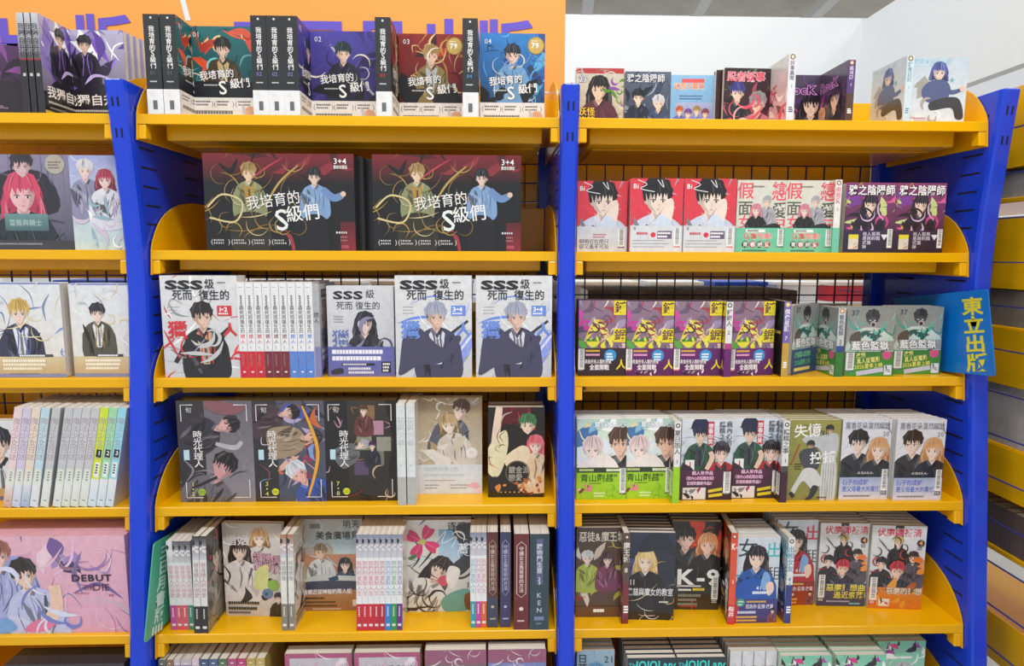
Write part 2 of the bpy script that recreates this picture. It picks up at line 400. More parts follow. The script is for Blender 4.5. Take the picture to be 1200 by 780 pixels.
        for i in range(11):
            x = r.uniform(-.85, .85); s.K(t([(x*.4, -1.38), (x*.85, -.95), (x*1.15, r.uniform(-.5, .05))]), k*.06, r.choice((dk, hl, dk, shade(hair, -.2))), .9)
    def obj_mesh(s, name):
        me = mesh(name, [(x, -z, y) for x, z, y in s.V], s.F); a = me.attributes.new('ink', 'FLOAT_COLOR', 'POINT')
        a.data.foreach_set('color', [c for q in s.C for c in q]); return me

# ------------------------------------------------------------------ books and boxed sets
D = {}                      # design register
def design(key, front, w=None, h=None, t=.015, bind='R', spine=None, band=None, bandh=.28, cover='#e8e6e2', spc=None, bandc='#ffffff', box=False, gloss=True, side=None, name='comic_book', cat='book'):
    D[key] = dict(front=front, w=w, h=h, t=t, bind=bind, spine=spine, band=band, bandh=bandh, cover=cover, spc=spc, bandc=bandc, box=box, gloss=gloss, side=side, name=name, cat=cat, m={})
def parts(key):
    d = D[key]
    if d['m']: return d['m']
    w, h, t = d['w'], d['h'], d['t']; m = {}; x0, x1 = -w/2, w/2; sp = x1 if d['bind'] == 'R' else x0; g = .0006
    if d['box']:
        b = MB().box(x0, x1, 0, t, 0, h); m['body'] = ink(b.mesh('slipcase'), lin(d['cover']))
    else:
        b = MB().box(x0, x1, 0, g, 0, h).box(x0, x1, t-g, t, 0, h)
        b.box(*((x1-g, x1) if d['bind'] == 'R' else (x0, x0+g)), g, t-g, 0, h)
        m['body'] = ink(b.mesh('cover'), lin(d['cover']))
        p = MB().box(*((x0+.0015, x1-g) if d['bind'] == 'R' else (x0+g, x1-.0015)), g, t-g, .001, h-.0015); m['pages'] = p.mesh('page_block')
    def place(me, kind):
        v = [0.]*(3*len(me.vertices)); me.vertices.foreach_get('co', v)
        for i in range(0, len(v), 3):
            x, y, z = v[i:i+3]
            if kind == 'front': q = (x+x0, y, z)
            elif kind == 'R': q = (x1-y, x, z)
            elif kind == 'L': q = (x0+y, t-x, z)
            elif kind == 'top': q = (x+x0, t-z, h-y)
            v[i:i+3] = q
        me.vertices.foreach_set('co', v); me.update(); return me
    a = Art(w, h, d['cover']); d['front'](a); m['front'] = place(a.obj_mesh('front_print'), 'front')
    if d['spine'] or d['spc']:
        a = Art(t, h, d['spc'] or d['cover'])
        if d['spine']: d['spine'](a)
        m['spine'] = place(a.obj_mesh('spine_print'), d['bind'])
    if d['band']:
        hb = h*d['bandh']; o = .0014
        b = MB().box(x0-o*0, x1, -o, -o+.0003, 0, hb).box(x0, x1, t+.0002, t+.0005, 0, hb)
        b.box(*((x1+.0011, x1+.0014) if d['bind'] == 'R' else (x0-.0014, x0-.0011)), -o+.0003, t+.0002, 0, hb)
        m['band'] = ink(b.mesh('paper_band'), lin(d['bandc']))
        if d['bind'] == 'L' and d['t'] > .03:               # small mark on the band across the spine
            q = [(x0-.0016, t*.36, hb*.18), (x0-.0016, t*.64, hb*.18), (x0-.0016, t*.64, hb*.55), (x0-.0016, t*.36, hb*.55)]; m['bmark'] = ink(mesh('band_mark', q, [(0, 1, 2, 3)]), lin('#6a6c70'))
        a = Art(w, hb, d['bandc']); d['band'](a); me = place(a.obj_mesh('band_print'), 'front')
        v = [0.]*(3*len(me.vertices)); me.vertices.foreach_get('co', v)
        for i in range(1, len(v), 3): v[i] -= o
        me.vertices.foreach_set('co', v); me.update(); m['bprint'] = me
    d['m'] = m; return m
def build(key, label, loc, rot=(0, 0, 0), group=None, detail=True):
    d = D[key]; m = parts(key); pm = M['gloss' if d['gloss'] else 'ink']
    o = empty(d['name'], loc, rot); tag(o, label, d['cat'], group)
    c = obj('slipcase' if d['box'] else 'cover', m['body'], pm, o)
    if 'pages' in m: obj('page_block', m['pages'], M['pages'], o)
    if detail:
        obj('front_print', m['front'], pm, c)
        if 'spine' in m: obj('spine_print', m['spine'], pm, c)
    if 'band' in m and detail:
        b = obj('paper_band', m['band'], M['ink'], o); obj('band_print', m['bprint'], M['ink'], b)
        if 'bmark' in m: obj('band_mark', m['bmark'], M['ink'], b)
    return o
def face(key, label, r, xl, xr, yt, dy=.014, rz=0, group=None, behind=0, shift=0., blabel=None, lean=0, dz=0):
    """front cover towards the aisle"""
    Y = ROWY[r]+dy; d = D[key]; ym = (yt+ (133, 293, 443, 590, 738, 800)[r])/2
    if d['w'] is None: d['w'] = (at(xr, ym, Y).x-at(xl, ym, Y).x)/max(.2, math.cos(rz))
    if d['h'] is None: d['h'] = at((xl+xr)/2, yt, Y).z-ROWZ[r]
    if r and d['m'] == {}: d['h'] = min(d['h'], .234 if r < 4 else .226)
    X = at((xl+xr)/2, ym, Y).x
    z = ROWZ[r]+.0003+dz
    o = build(key, label, (X, Y, z), (-lean, 0, rz), group)
    for k in range(behind):
        e = (d['t']+.0025)*(k+1)
        build(key, blabel or label, (X+shift*(k+1)-e*math.sin(rz), Y+e*math.cos(rz), z), (0, 0, rz), 'pile: '+(blabel or label), False)
    return o
def spine_out(key, label, r, xl, xr, yt, dy=.004, group=None, roll=0, rz=0, w=None, yb=None):
    """spine towards the aisle"""
    Y = ROWY[r]+dy; d = D[key]
    ym = (133, 293, 443, 590, 738, 800)[r]-20
    if d['h'] is None: d['h'] = at((xl+xr)/2, yt, Y).z-ROWZ[r]
    if r and d['m'] == {}: d['h'] = min(d['h'], .234 if r < 4 else .226)
    if d['m'] == {} and d['t'] is None: d['t'] = at(xr, ym, Y).x-at(xl, ym, Y).x
    X = at((xl+xr)/2, ym, Y).x; s = 1 if d['bind'] == 'L' else -1
    z = ROWZ[r]+.0003+(abs(math.sin(roll))*d['t']/2 if roll else 0)
    a = s*math.pi/2+rz
    # root so that the middle of the spine foot lands on (X, Y)
    lx = -d['w']/2 if d['bind'] == 'L' else d['w']/2; ly = d['t']/2
    ox = lx*math.cos(a)-ly*math.sin(a); oy = lx*math.sin(a)+ly*math.cos(a)
    o = build(key, label, (0, 0, 0), (0, 0, 0), group)
    o.matrix_world = Matrix.Translation((X, Y, z)) @ Matrix.Rotation(roll, 4, 'Y') @ Matrix.Translation((-ox, -oy, 0)) @ Matrix.Rotation(a, 4, 'Z')
    return o

# ------------------------------------------------------------------ designs
def sp_t(a, txt, v, size, col, **k): a.T(txt, .5-size*a.h/a.w/2, v, size, col, vert=True, **k)
def s_front(n, bg, bg2, hair, cloth, art, sticker=False, shirt=None, skin='#e9c3ae'):
    def f(a):
        a.R(0, 0, 1, 1, bg, bg2); art(a)
        a.FIG(.5, .24, .12, hair, cloth, skin, seed=n, shirt=shirt, turn=.3)
        a.swirls(9, [bg2, '#e8e0d0', cloth], (.1, .2, .9, .75), .02, n, .4)
        a.R(0, .58, 1, 1, '#20242c', '#14161c') if n == 1 else a.shards(5, ['#15161d'], (0, .62, 1, .8), .3, n, .5)
        a.T('0%d' % n, .07, .05, .075, '#e8e8e8', bold=.004)
        a.T('我培育的', .13, .475, .1, '#ffffff', rot=.1, sx=.95, bold=.01, out='#15161d', outw=.02)
        a.T('S', .4, .545, .2, '#ffffff', rot=.1, bold=.012, out='#15161d', outw=.02); a.T('級們', .58, .55, .11, '#ffffff', rot=.1, bold=.012, out='#15161d', outw=.02)
        a.L(.2, .61, .22, 1, '#d8d8d8', .014)
        if sticker:
            a.E(.86, .13, .13, '#a98a3c'); a.E(.86, .13, .115, '#c9ab5a'); a.T('79', .79, .09, .075, '#ffffff', bold=.03); a.L(.79, .075, .12, 1, '#fff6d8', .01)
    return f
def s_spine(n, col):
    def f(a):
        a.E(.5, .035, .07, '#e0e0e0'); sp_t(a, '我培育的', .115, .062, '#f0f0f0'); sp_t(a, 'S', .345, .085, '#f0f0f0', bold=.006); sp_t(a, '級們', .42, .062, '#f0f0f0')
        a.T('0%d' % n, .26, .555, .055, col, bold=0); a.L(.22, .665, .5, 1, '#c8c8c8', .012)
    return f
def s_band(a):
    for i, u in enumerate((.05, .36, .68)):
        a.T('(', u-.03, .1, .3, '#666666', bold=0); a.L(u+.02, .14, .2, 2, '#555555', .07, .13, i); a.T(')', u+.25, .1, .3, '#666666', bold=0)
    a.L(.06, .55, .62, 1, '#777777', .15, .2, 4); a.E(.88, .62, .09, '#d8a88c'); a.shards(3, ['#c7c9cf', '#e6b59c'], (.75, .5, 1, .9), .1, 3)
arts = {1: lambda a: (a.shards(8, ['#e5552f', '#e8c487', '#b23a2c'], (.15, .1, .5, .5), .16, 4, .5), a.K([(.6, .06), (.85, .08), (.95, .3)], .14, '#d8573f', .9), a.E(.38, .42, .13, '#7fd0cf'), a.E(.38, .42, .1, '#1d4a50'), a.E(.38, .42, .05, '#bfe8e2')),
        2: lambda a: (a.shards(7, ['#3a2f7a', '#5d4fa8', '#2a2158'], (0, 0, 1, .7), .35, 2, .4), a.K([(.3, .15), (.95, .68)], .035, '#aeb0c8', 0)),
        3: lambda a: (a.shards(6, ['#7a1518', '#c23a2c', '#3a1414'], (0, 0, 1, .6), .4, 5, .4), a.swirls(14, ['#e2c98a', '#b9893c'], (0, .1, 1, .7), .018, 3, .5)),
        4: lambda a: (a.shards(6, ['#2f7cc0', '#1d4f96', '#5aa8dd'], (0, 0, 1, .6), .4, 6, .4), a.K([(.75, .35), (.95, .55)], .09, '#2c3d5c', 0))}
for n, bg, bg2, hair, cloth, sc, stk, sh, cv in ((1, '#1f6a6e', '#173e44', '#23211f', '#4a3a26', '#6d6d6d', 0, '#c9b27a', '#234a52'), (2, '#4a42a0', '#252258', '#1d3238', '#25223c', '#8d86c8', 0, None, '#3a3584'),
                                                 (3, '#8a1f1f', '#2a1614', '#a8834a', '#8c7a48', '#d03030', 1, '#b5c0c4', '#4a1a18'), (4, '#2f7fc8', '#17294e', '#1f2430', '#6f9fce', '#4a9fd8', 1, None, '#27507e')):
    design('S%d' % n, s_front(n, bg, bg2, hair, cloth, arts[n], stk, sh), .146, .2, .032, 'L', s_spine(n, sc), s_band, .25, cover=cv, spc='#2c2e31', bandc='#e9e9ea', gloss=False, name='novel')

def solo(a):                                        # top row of the left-hand bay
    a.R(0, 0, 1, 1, '#b9b4d0', '#4a3d63'); a.shards(9, ['#ffffff', '#e9e6f4', '#8d7cc0'], (.1, .05, .6, .6), .28, 3, .5); a.shards(8, ['#5a3c9a', '#7d55c4', '#2a2140'], (.3, .1, 1, .7), .3, 8, .35)
    a.FIG(.42, .16, .1, '#1e1c22', '#2a2632', '#e3bfa6', seed=5, trim='#9a76e0'); a.K([(.3, .75), (.5, .5), (.78, .52)], .05, '#d9c4ff', .9); a.shards(5, ['#26222e'], (.3, .7, .9, .85), .35, 2, .6)
    a.R(0, .77, 1, 1, '#17161b'); a.T('我獨自升級', .06, .7, .13, '#ffffff', sx=1.12, out='#17161b', rot=.03); a.L(.08, .86, .7, 1, '#c9c9c9', .022); a.L(.1, .92, .6, 1, '#9a9a9a', .016); a.R(0, .965, 1, 1, '#c9b73a')
def solo_spine(a):
    a.R(0, 0, 1, .45, '#c9cad0', '#6b6a72'); a.R(0, .45, 1, .47, '#8a2c34'); a.R(0, .47, 1, 1, '#26252a'); sp_t(a, '我獨自升級', .1, .07, '#26252a'); a.L(.3, .6, .3, 1, '#c8c8c8', .03)
design('solo', solo, .148, None, .016, 'L', solo_spine, cover='#a9a4c4', spc='#3a3940', name='novel')
def solo2(a):
    a.R(0, 0, 1, .45, '#5a3466', '#3c2446'); a.shards(6, ['#8a4a96', '#b06ac0', '#26162c'], (0, .1, 1, .5), .3, 2); a.R(0, .5, 1, 1, '#28202a'); a.L(.2, .85, .6, 2, '#a08aa0', .02)
design('solo2', solo2, .148, None, .018, 'L', cover='#3c2a40', name='novel')

# right bay, top row
def r1(a):
    a.R(0, 0, 1, 1, '#cfc9bb', '#b8b09c'); a.R(0, 0, 1, .09, '#b8383a'); a.FIG(.48, .36, .2, '#231c1e', '#5a2a3a', '#f0c8ac', long=2.6, seed=3, turn=-.2)
    a.swirls(10, ['#7fb03a', '#4f8a2c', '#8a4aa8'], (.7, .15, 1, .6), .05, 2, .25); a.T('23', .06, .12, .13, '#e8e8f0', out='#3a3a5a'); a.T('妖怪\n旅館', .05, .66, .15, '#f2d21e', out='#2a1a10', outw=.06)
    a.L(.05, .95, .5, 1, '#222222', .025)
def crow_t(a, v, col, out): a.T('鴉之陰陽師', .04, v, .155, col, out=out, sx=.88, mono=1.0, bold=.02)
def r2(a):
    a.R(0, 0, 1, 1, '#5d6880', '#26304a'); a.shards(9, ['#8a96ac', '#3a4660', '#1c2338'], (0, .2, 1, .9), .3, 4); a.FIG(.3, .45, .13, '#1a1d2a', '#222a40', seed=2); a.FIG(.74, .55, .13, '#c9ccd8', '#3a4a72', seed=4)
    crow_t(a, .04, '#e9edf4', '#333b52'); a.R(.85, .93, 1, 1, '#e9e4c8'); a.L(.1, .95, .5, 1, '#d8dce6', .03)
def r3(a):
    a.R(0, 0, 1, 1, '#8fc3ea', '#6fa6de'); a.T('迷宮大冒險', .08, .14, .125, '#e8742c', sx=.92, out='#fff0d0', bold=.03); a.R(.25, .07, .75, .14, '#e25a5a'); a.L(.2, .37, .6, 2, '#3a5a96', .025, .05)
    a.R(.12, .5, .95, 1, '#a8b4e0', '#7a6ab0'); [a.FIG(.22+.19*i, .66+.05*(i % 2), .08, h, c, seed=i) for i, (h, c) in enumerate((('#c0602a', '#5a6ab8'), ('#6a4a9a', '#c8a0c0'), ('#a88a4a', '#7a8ad0'), ('#8a3a4a', '#d0c0e0')))]
def r4(a):
    a.R(0, 0, 1, 1, '#2a1a22', '#4a2030'); a.shards(14, ['#5a6a4a', '#7a2a3a', '#1a1216', '#b04a62'], (0, 0, 1, 1), .25, 6); a.FIG(.28, .42, .15, '#3a3a8a', '#2a2a38', seed=1); a.FIG(.7, .6, .17, '#9a9a9e', '#c87a8a', seed=7)
    a.swirls(8, ['#f0c0c8', '#e05a72'], (0, .5, 1, 1), .05, 4, .5); a.T('忍者妖事', .05, .06, .17, '#f04a62', sx=1.0, out='#f8d8e0', bold=.03); a.T('10', .08, .82, .1, '#f04a62')
def r5(a): a.R(0, 0, 1, 1, '#d8e6ea', '#f0a8b8'); a.shards(12, ['#e0506a', '#f4c4cc', '#5a3a42', '#ffffff'], (0, .3, 1, 1), .25, 3); a.T('妖', .2, .35, .3, '#d83a5a')
def icon_spine(title, col, bg2=None, mark='#8a6a3a', num='1'):
    def f(a):
        if bg2: a.R(0, .55, 1, 1, bg2)
        a.E(.5, .045, .36, mark); a.E(.5, .045, .2, '#f0e8d8'); sp_t(a, title, .1, .075, col, bold=.015); sp_t(a, num, .1+.08*len(title)+.03, .07, col); a.L(.25, .8, .5, 3, '#ffffff' if bg2 else col, .02, .03)
    return f
def rock(a):
    a.R(0, 0, 1, 1, '#4a4058', '#241a2c'); a.shards(8, ['#b83aa8', '#5a3a7a', '#1a1420'], (0, .35, 1, 1), .28, 5); a.FIG(.6, .55, .2, '#1e1a2a', '#2c2438', seed=6, long=2); a.E(.12, .75, .16, '#e8b8a4'); a.shards(3, ['#d8a03a'], (0, .5, .2, .7), .15, 2)
    a.T('RocK', .02, .16, .21, '#2a1038', out='#e8a0ee', sx=1.15, bold=.02, outw=.05)
def girl_blue(a):
    a.R(0, 0, 1, 1, '#c4d3df', '#e4e8ec'); a.T('群青★日々★記', .05, .03, .09, '#8ec6d8', sx=.93); a.L(.06, .14, .4, 1, '#8ec6d8', .012); a.shards(2, ['#a8a59c', '#b3aca0'], (.1, .35, .25, .5), .2, 5, .7)
    a.FIG(.5, .24, .13, '#5560a8', '#46507e', long=1.1, seed=2, turn=.2, body=0); a.S([(.38, .36), (.62, .36), (.72, .5), (.62, .7), (.3, .68), (.22, .5)], '#56608c'); a.S([(.4, .68), (.85, .62), (.98, .92), (.85, .95), (.75, .78), (.4, .82)], '#3a3c42')
    a.K([(.6, .48), (.75, .54), (.9, .5)], .08, '#56608c', .3); a.E(.93, .48, .05, '#f0c8b8'); a.T('★', .68, .3, .1, '#6ab8c4'); a.swirls(8, ['#ffffff', '#b8a8a0', '#d0c8c8'], (.05, .75, .5, .98), .05, 3, .3); a.L(.05, .93, .35, 1, '#c87a8a', .02)
for k, fn, sp, cv in (('r1', r1, None, '#cfc9bb'), ('r2', r2, None, '#5d6880'), ('r3', r3, None, '#8fc3ea'), ('r4', r4, None, '#3a242c')): design(k, fn, cover=cv, spine=sp)
design('r5', r5, .115, None, .0165, 'R', icon_spine('妖事異聞', '#4a4a6a'), cover='#e8d8dc', spc='#eceaf0')
design('rock', rock, .115, None, .0165, 'R', icon_spine('搖滾團', '#e8d8f0', '#5a3a2a', '#8a5a2a'), cover='#3a3048', spc='#5a3a78')
design('girl', girl_blue, .125, None, .016, 'R', icon_spine('群青日記', '#6a9ab0'), cover='#cddbe4', spc='#d4e4ea')

# second row
def sbox(a):
    a.R(0, 0, 1, .3, '#7a1c26', '#15141a'); a.R(0, .3, 1, 1, '#131317', '#0e0e12'); a.R(.9, .7, 1, 1, '#5a1820', '#8a2430'); a.shards(6, ['#4a1018', '#8a2a34'], (0, 0, 1, .12), .12, 2)
    a.FIG(.3, .2, .05, '#a88a52', '#8a9068', '#e8c8a8', seed=3, shirt='#b08a3c', body=1); a.S([(.2, .64), (.4, .64), (.42, 1), (.18, 1)], '#2e2a1f'); a.FIG(.735, .24, .045, '#1c1b22', '#7f9fca', '#e4c4b4', seed=4); a.S([(.66, .66), (.8, .66), (.82, 1), (.64, 1)], '#17171d')
    a.K([(.79, .36), (.86, .45), (.92, .42)], .05, '#6d8fbe', .2); a.E(.925, .41, .018, '#e0c0b0')
    for sd in (1, 2, 3, 4): a.swirls(8, ['#b8954a', '#e0d0a0', '#7a5c26', '#a88848'], (-.05, .02, .6, .85), .006, sd, .22)
    a.K([(.02, .55), (.12, .42), (.25, .5), (.2, .7), (.03, .66)], .012, '#d8c890'); a.K([(.4, .55), (.5, .3), (.63, .12)], .015, '#b99a54', .4)
    a.T('我培育的', .27, .44, .15, '#f4f4f4', rot=.13, sx=.95, bold=0); a.T('S', .45, .53, .31, '#e8f0ec', rot=.12, bold=.008); a.T('級們', .53, .54, .18, '#f4f4f4', rot=.12, bold=.006)
    a.T('3+4', .865, .03, .085, '#ffffff', bold=.004); a.T('雙套收藏版', .865, .115, .04, '#eeeeee', sx=.72)
    for i in range(4): a.T('(', .03+.135*i, .87, .07, '#dddddd', bold=0); a.L(.05+.135*i, .885, .08, 2, '#c8c8c8', .017, .03, i); a.T(')', .145+.135*i, .87, .07, '#dddddd', bold=0)
    a.L(.87, .8, .08, 1, '#dddddd', .02); a.L(.9, .85, .05, 2, '#c08a8a', .014, .035); a.R(.905, .94, .955, .975, '#b04a56')
design('sbox', sbox, None, None, .03, box=True, cover='#17171b', spc='#17171b', name='boxed_set', cat='boxed set')
def rose(a):
    a.R(0, 0, 1, 1, '#8f8aa6', '#4a4c5c'); [a.R(.05+.11*i, 0, .06+.11*i, .7, '#6f6a86') for i in range(9)]; a.S([(.3, .2), (.75, .2), (.85, .6), (.2, .6)], '#2c2a36'); a.FIG(.5, .42, .17, '#d24a68', '#27323a', '#e6b8bc', long=2.2, seed=3, dark='#b23a5a'); a.FIG(.52, .12, .11, '#3a3440', '#3a3440', '#d8b4b8', seed=2, body=0)
    a.R(.3, .62, .75, .8, '#6d9496', '#4c6b70'); a.T('薔薇與騎士', .34, .68, .07, '#a9c4c4'); a.E(.86, .1, .1, '#b3ada2'); a.L(.79, .07, .13, 3, '#5a5650', .016, .03); a.R(0, .9, 1, 1, '#3c3e48'); a.L(.1, .93, .7, 1, '#a0a4ac', .016)
def duo_pale(a):
    a.R(0, 0, 1, 1, '#a6addc', '#cfe0dc'); a.FIG(.3, .16, .15, '#d9d6dc', '#8f8fae', '#efd0c8', seed=4); a.FIG(.66, .26, .15, '#b8405a', '#dfe0ea', '#f3d3cc', seed=6, long=1.4); a.swirls(14, ['#ffffff', '#d8c8dc', '#9ab8c8'], (.2, .4, 1, 1), .06, 2, .4); a.shards(6, ['#c4d8dc', '#b8a8c8', '#ffffff'], (.3, .5, 1, .95), .2, 4)
design('rose', rose, None, None, .03, box=True, cover='#6a667a', name='boxed_set', cat='boxed set'); design('pale', duo_pale, None, None, .03, box=True, cover='#c8c8d8', name='boxed_set', cat='boxed set')
def red_f(a):
    a.R(0, 0, 1, 1, '#e03c4c'); a.S([(-.05, .75), (.3, .62), (.7, .62), (1.05, .75), (1.1, 1.1), (-.1, 1.1)], '#2a2a32'); a.S([(.2, .6), (.4, .5), (.7, .5), (.85, .62), (.8, 1), (.2, 1)], '#d7dcea')
    a.FIG(.5, .28, .28, '#1f1d22', '#cfd6e8', '#f2dccd', seed=7, turn=.2); a.S([(.68, .3), (.8, .28), (.82, .45), (.74, .62), (.6, .62), (.58, .45)], '#f4e0d2'); a.S([(.52, .5), (.74, .55), (.8, .8), (.5, .8)], '#d4e0f2')
    a.T('Bi', .04, .06, .09, '#ffffff'); a.K([(.12, .02), (.3, .08), (.18, .14), (.45, .18)], .012, '#ffffff'); a.K([(.5, .02), (.62, .12), (.58, .02)], .012, '#ffffff'); a.swirls(8, ['#b04a5a', '#7a5a8a'], (.2, .6, .9, .75), .008, 3, .4)
def red_band1(a): a.L(.32, .3, .3, 2, '#c04a5a', .05, .1); a.T('明明近在咫尺\n卻又遙不可及', .04, .5, .2, '#55565a', sx=1.0); a.BAR(.82, .1, .13, .7, '#22232a')
def red_band2(a): a.T('不', .05, .05, .14, '#444444'); a.L(.12, .25, .24, 1, '#d05a6a', .1); a.E(.44, .35, .05, '#e03c4c'); a.R(.52, .2, .8, .5, '#6a5a7a'); a.L(.53, .25, .24, 2, '#ffffff', .07, .13); a.L(.05, .55, .72, 3, '#8a8c92', .035, .12); a.BAR(.84, .08, .12, .7, '#e03c4c')
design('red1', red_f, None, None, .015, band=red_band1, bandh=.36, cover='#e03c4c', bandc='#d5d8de'); design('red2', red_f, None, None, .015, band=red_band2, bandh=.36, cover='#e03c4c', bandc='#d9dce1', spine=icon_spine('偏愛', '#e03c4c'), spc='#f0e4e4')
def fake_love(a):
    a.R(0, 0, 1, 1, '#dcdccf'); a.T('假', .0, .03, .24, '#e8566a', bold=.02); a.T('面', .02, .28, .22, '#5d5a50'); a.T('戀', .7, .02, .28, '#e8566a'); a.T('愛', .72, .3, .24, '#5d5a50'); a.T('女', .04, .48, .2, '#e8566a'); a.T('配', .72, .53, .2, '#e8566a')
    a.FIG(.62, .3, .09, '#b9b8be', '#b0b0b8', seed=2); a.FIG(.4, .42, .1, '#d98a98', '#1f2022', '#f2d6cc', long=2.6, seed=3, dark='#c4707e'); a.S([(.5, .66), (.85, .6), (.95, .8), (.4, .82)], '#26282a'); a.L(.3, .08, .3, 1, '#7a766a', .016)
def fl_band(a): a.R(.2, .06, .6, .18, '#f4f4f0'); a.L(.24, .09, .3, 1, '#444444', .06); a.T('偽裝完美!', .16, .2, .28, '#e25a5a', out='#f8e0d8'); [(a.E(.2+.15*i, .68, .07, '#2c2c30' if i % 2 == 0 else '#b03a3a'), a.T(c, .15+.15*i, .57, .22, '#ffffff')) for i, c in enumerate('青春絕愛')]; a.L(.15, .9, .5, 1, '#2a5a4a', .06); a.BAR(.86, .05, .12, .7, '#26282a')
design('love', fake_love, None, None, .015, band=fl_band, bandh=.34, cover='#dcdccf', bandc='#74c9a8', spine=icon_spine('假戀愛', '#d85a7a'), spc='#f0eeea')
def crow(a):
    a.R(0, 0, 1, 1, '#8a3a72', '#2a1a34'); a.shards(16, ['#e05a9a', '#5a9a6a', '#d8b83a', '#7a3a9a', '#c8d88a'], (0, .15, 1, .7), .25, 9, .3); a.FIG(.5, .32, .15, '#241c2c', '#2a1c38', seed=4, long=1.6); a.swirls(10, ['#1d1626', '#d8b8d8', '#c84a8a'], (0, .3, 1, .7), .06, 5, .5)
    crow_t(a, .03, '#ffffff', '#3a1a3a'); a.R(0, .68, 1, 1, '#33224a', '#1d1730'); a.R(.1, .74, .3, .95, '#e0d8c8'); a.R(.1, .74, .3, .8, '#e8d83a'); a.shards(4, ['#6a4a7a', '#c88a8a'], (.14, .82, .28, .93), .06, 2)
    [a.T(t, .38+.09*i, .7, .062, '#d8d4e4', vert=True) for i, t in enumerate(('他是式神', '人與鴉', '契約', '再臨'))]; a.P([(.75, .74), (.9, .74), (.82, .82)], '#e8e4f0'); a.BAR(.88, .66, .1, .27)
design('crow', crow, None, None, .02, cover='#7a3a6a', gloss=True)

# third row
def sss(hair, cloth, ac, vol, shirt=None, blade=False, sd=1, light='#e2e3e6'):
    def f(a):
        a.R(0, 0, 1, 1, light, '#cfd1d6'); a.swirls(10, [ac, '#ffffff', '#b8bac2'], (0, 0, 1, 1), .03, sd, .6, .6); a.L(.1, .3, .14, 3, '#9a9ca2', .012, .03)
        if blade: a.S([(.3, 1.0), (.65, .85), (.98, .55), (1, .7), (.8, .95), (.5, 1.05)], '#8fa0ee'); a.K([(.35, 1), (.7, .85), (1, .58)], .03, '#dfe4ff'); a.K([(.55, .66), (.95, .44)], .035, '#34343a')
        a.FIG(.53, .4, .14, hair, cloth, '#e5bfae', seed=sd, shirt=shirt, trim=ac if not blade else '#55506a', turn=.3, lie=-.05)
        if not blade: a.K([(.15, .85), (.4, .6), (.62, .66), (.9, .5)], .08, '#26262b', .3); a.K([(.1, .72), (.3, .8), (.55, .62)], .02, '#8a8c92'); a.swirls(9, ['#2a2a2e', '#44444a', '#c9c9cc', ac], (.15, .55, .95, 1), .05, 4, .45)
        else: a.S([(.12, .55), (.3, .5), (.6, .7), (.8, .58), (.85, .64), (.6, .85), (.3, .88), (.05, .98), (.05, .85)], '#4a4762')
        for i in range(3): a.T('S', .07+.165*i, .03, .115, '#24242a', sx=2.15, bold=.05)
        a.T('級', .58, .03, .1, '#24242a', sx=.95, bold=.014); a.T('死而', .15, .135, .105, '#24242a', sx=.95); a.T('復生的', .5, .135, .105, '#24242a', sx=.95)
        a.T('獵', .07, .44, .18, ac, out=ac, outw=.02, sx=1.05); a.T('人', .8, .46, .13, ac, out=ac); a.L(.75, .06, .13, 1, '#55555a', .012)
        a.R(.73, .29, .92, .39, ac); a.T(vol, .75, .295, .06, '#ffffff', bold=.03, sx=1.1); a.L(.75, .36, .14, 1, '#ffffff', .015)
    return f
design('sss12', sss('#2a2426', '#26262b', '#d8323c', '1•2', '#c9ad8c', sd=3), None, None, .05, box=True, cover='#e4e5e8', name='boxed_set', cat='boxed set')
design('sss34', sss('#a9adc4', '#474460', '#6f92e6', '3•4', '#dcdde8', True, sd=5), None, None, .05, box=True, cover='#e4e5ea', name='boxed_set', cat='boxed set')
def sss_sp(ac, ft, n):
    def f(a):
        a.R(0, .72, 1, 1, ft); a.L(.2, .05, .5, 1, '#9a9aa0', .006); sp_t(a, 'SSS', .13, .05, '#2a2a30', bold=.03); sp_t(a, '級死而復生的', .245, .048, '#2a2a30'); sp_t(a, '獵', .54, .05, ac, bold=.03); sp_t(a, '人', .595, .045, ac); a.T(n, .3, .66, .035, '#333338'); a.L(.3, .75, .14, 2, '#f2e8e8', .01, .03, 2, True); a.L(.35, .93, .3, 1, '#ffffff', .014)
    return f
for i, (ac, ft) in enumerate((('#d8323c', '#cf2233'), ('#8a3038', '#7a2434'), ('#4a78d8', '#5b86d8'))): design('sssp%d' % i, lambda a: None, .146, None, None, 'L', sss_sp(ac, ft, '%d' % (i+1)), cover='#dfe0e4', spc='#ebecef', name='novel')
def sss_v(a):
    a.R(0, 0, 1, 1, '#d8d9de', '#c4c6d0'); [a.T('S', .1+.15*i, .04, .12, '#232328', sx=1.8, bold=.045) for i in range(3)]; a.T('級', .58, .04, .1, '#232328'); a.T('死而 復生的', .14, .17, .095, '#232328', sx=.95); a.FIG(.56, .42, .14, '#2d2b3c', '#33323c', '#ead0c6', long=1.8, seed=2); a.T('獵', .06, .48, .2, '#6a78b8', bold=.04); a.L(.1, .33, .15, 3, '#8a8c92', .012, .03); a.swirls(9, ['#5a5478', '#8a86a8', '#3a3850'], (.2, .45, .9, .8), .06, 3, .4)
def sss_vb(a): a.L(.06, .1, .85, 2, '#f0f0fa', .14, .22, 3); a.R(.2, .56, .7, .64, '#2c2c3a'); a.L(.22, .57, .4, 1, '#e8e8f0', .05); a.L(.3, .7, .4, 2, '#e0e0f0', .08, .13, 2); a.R(.8, .5, .94, .88, '#26262e'); a.L(.82, .55, .1, 3, '#e8e8f0', .07, .11); a.S([(.05, .8), (.2, .72), (.22, .9), (.06, .94)], '#3a3a48')
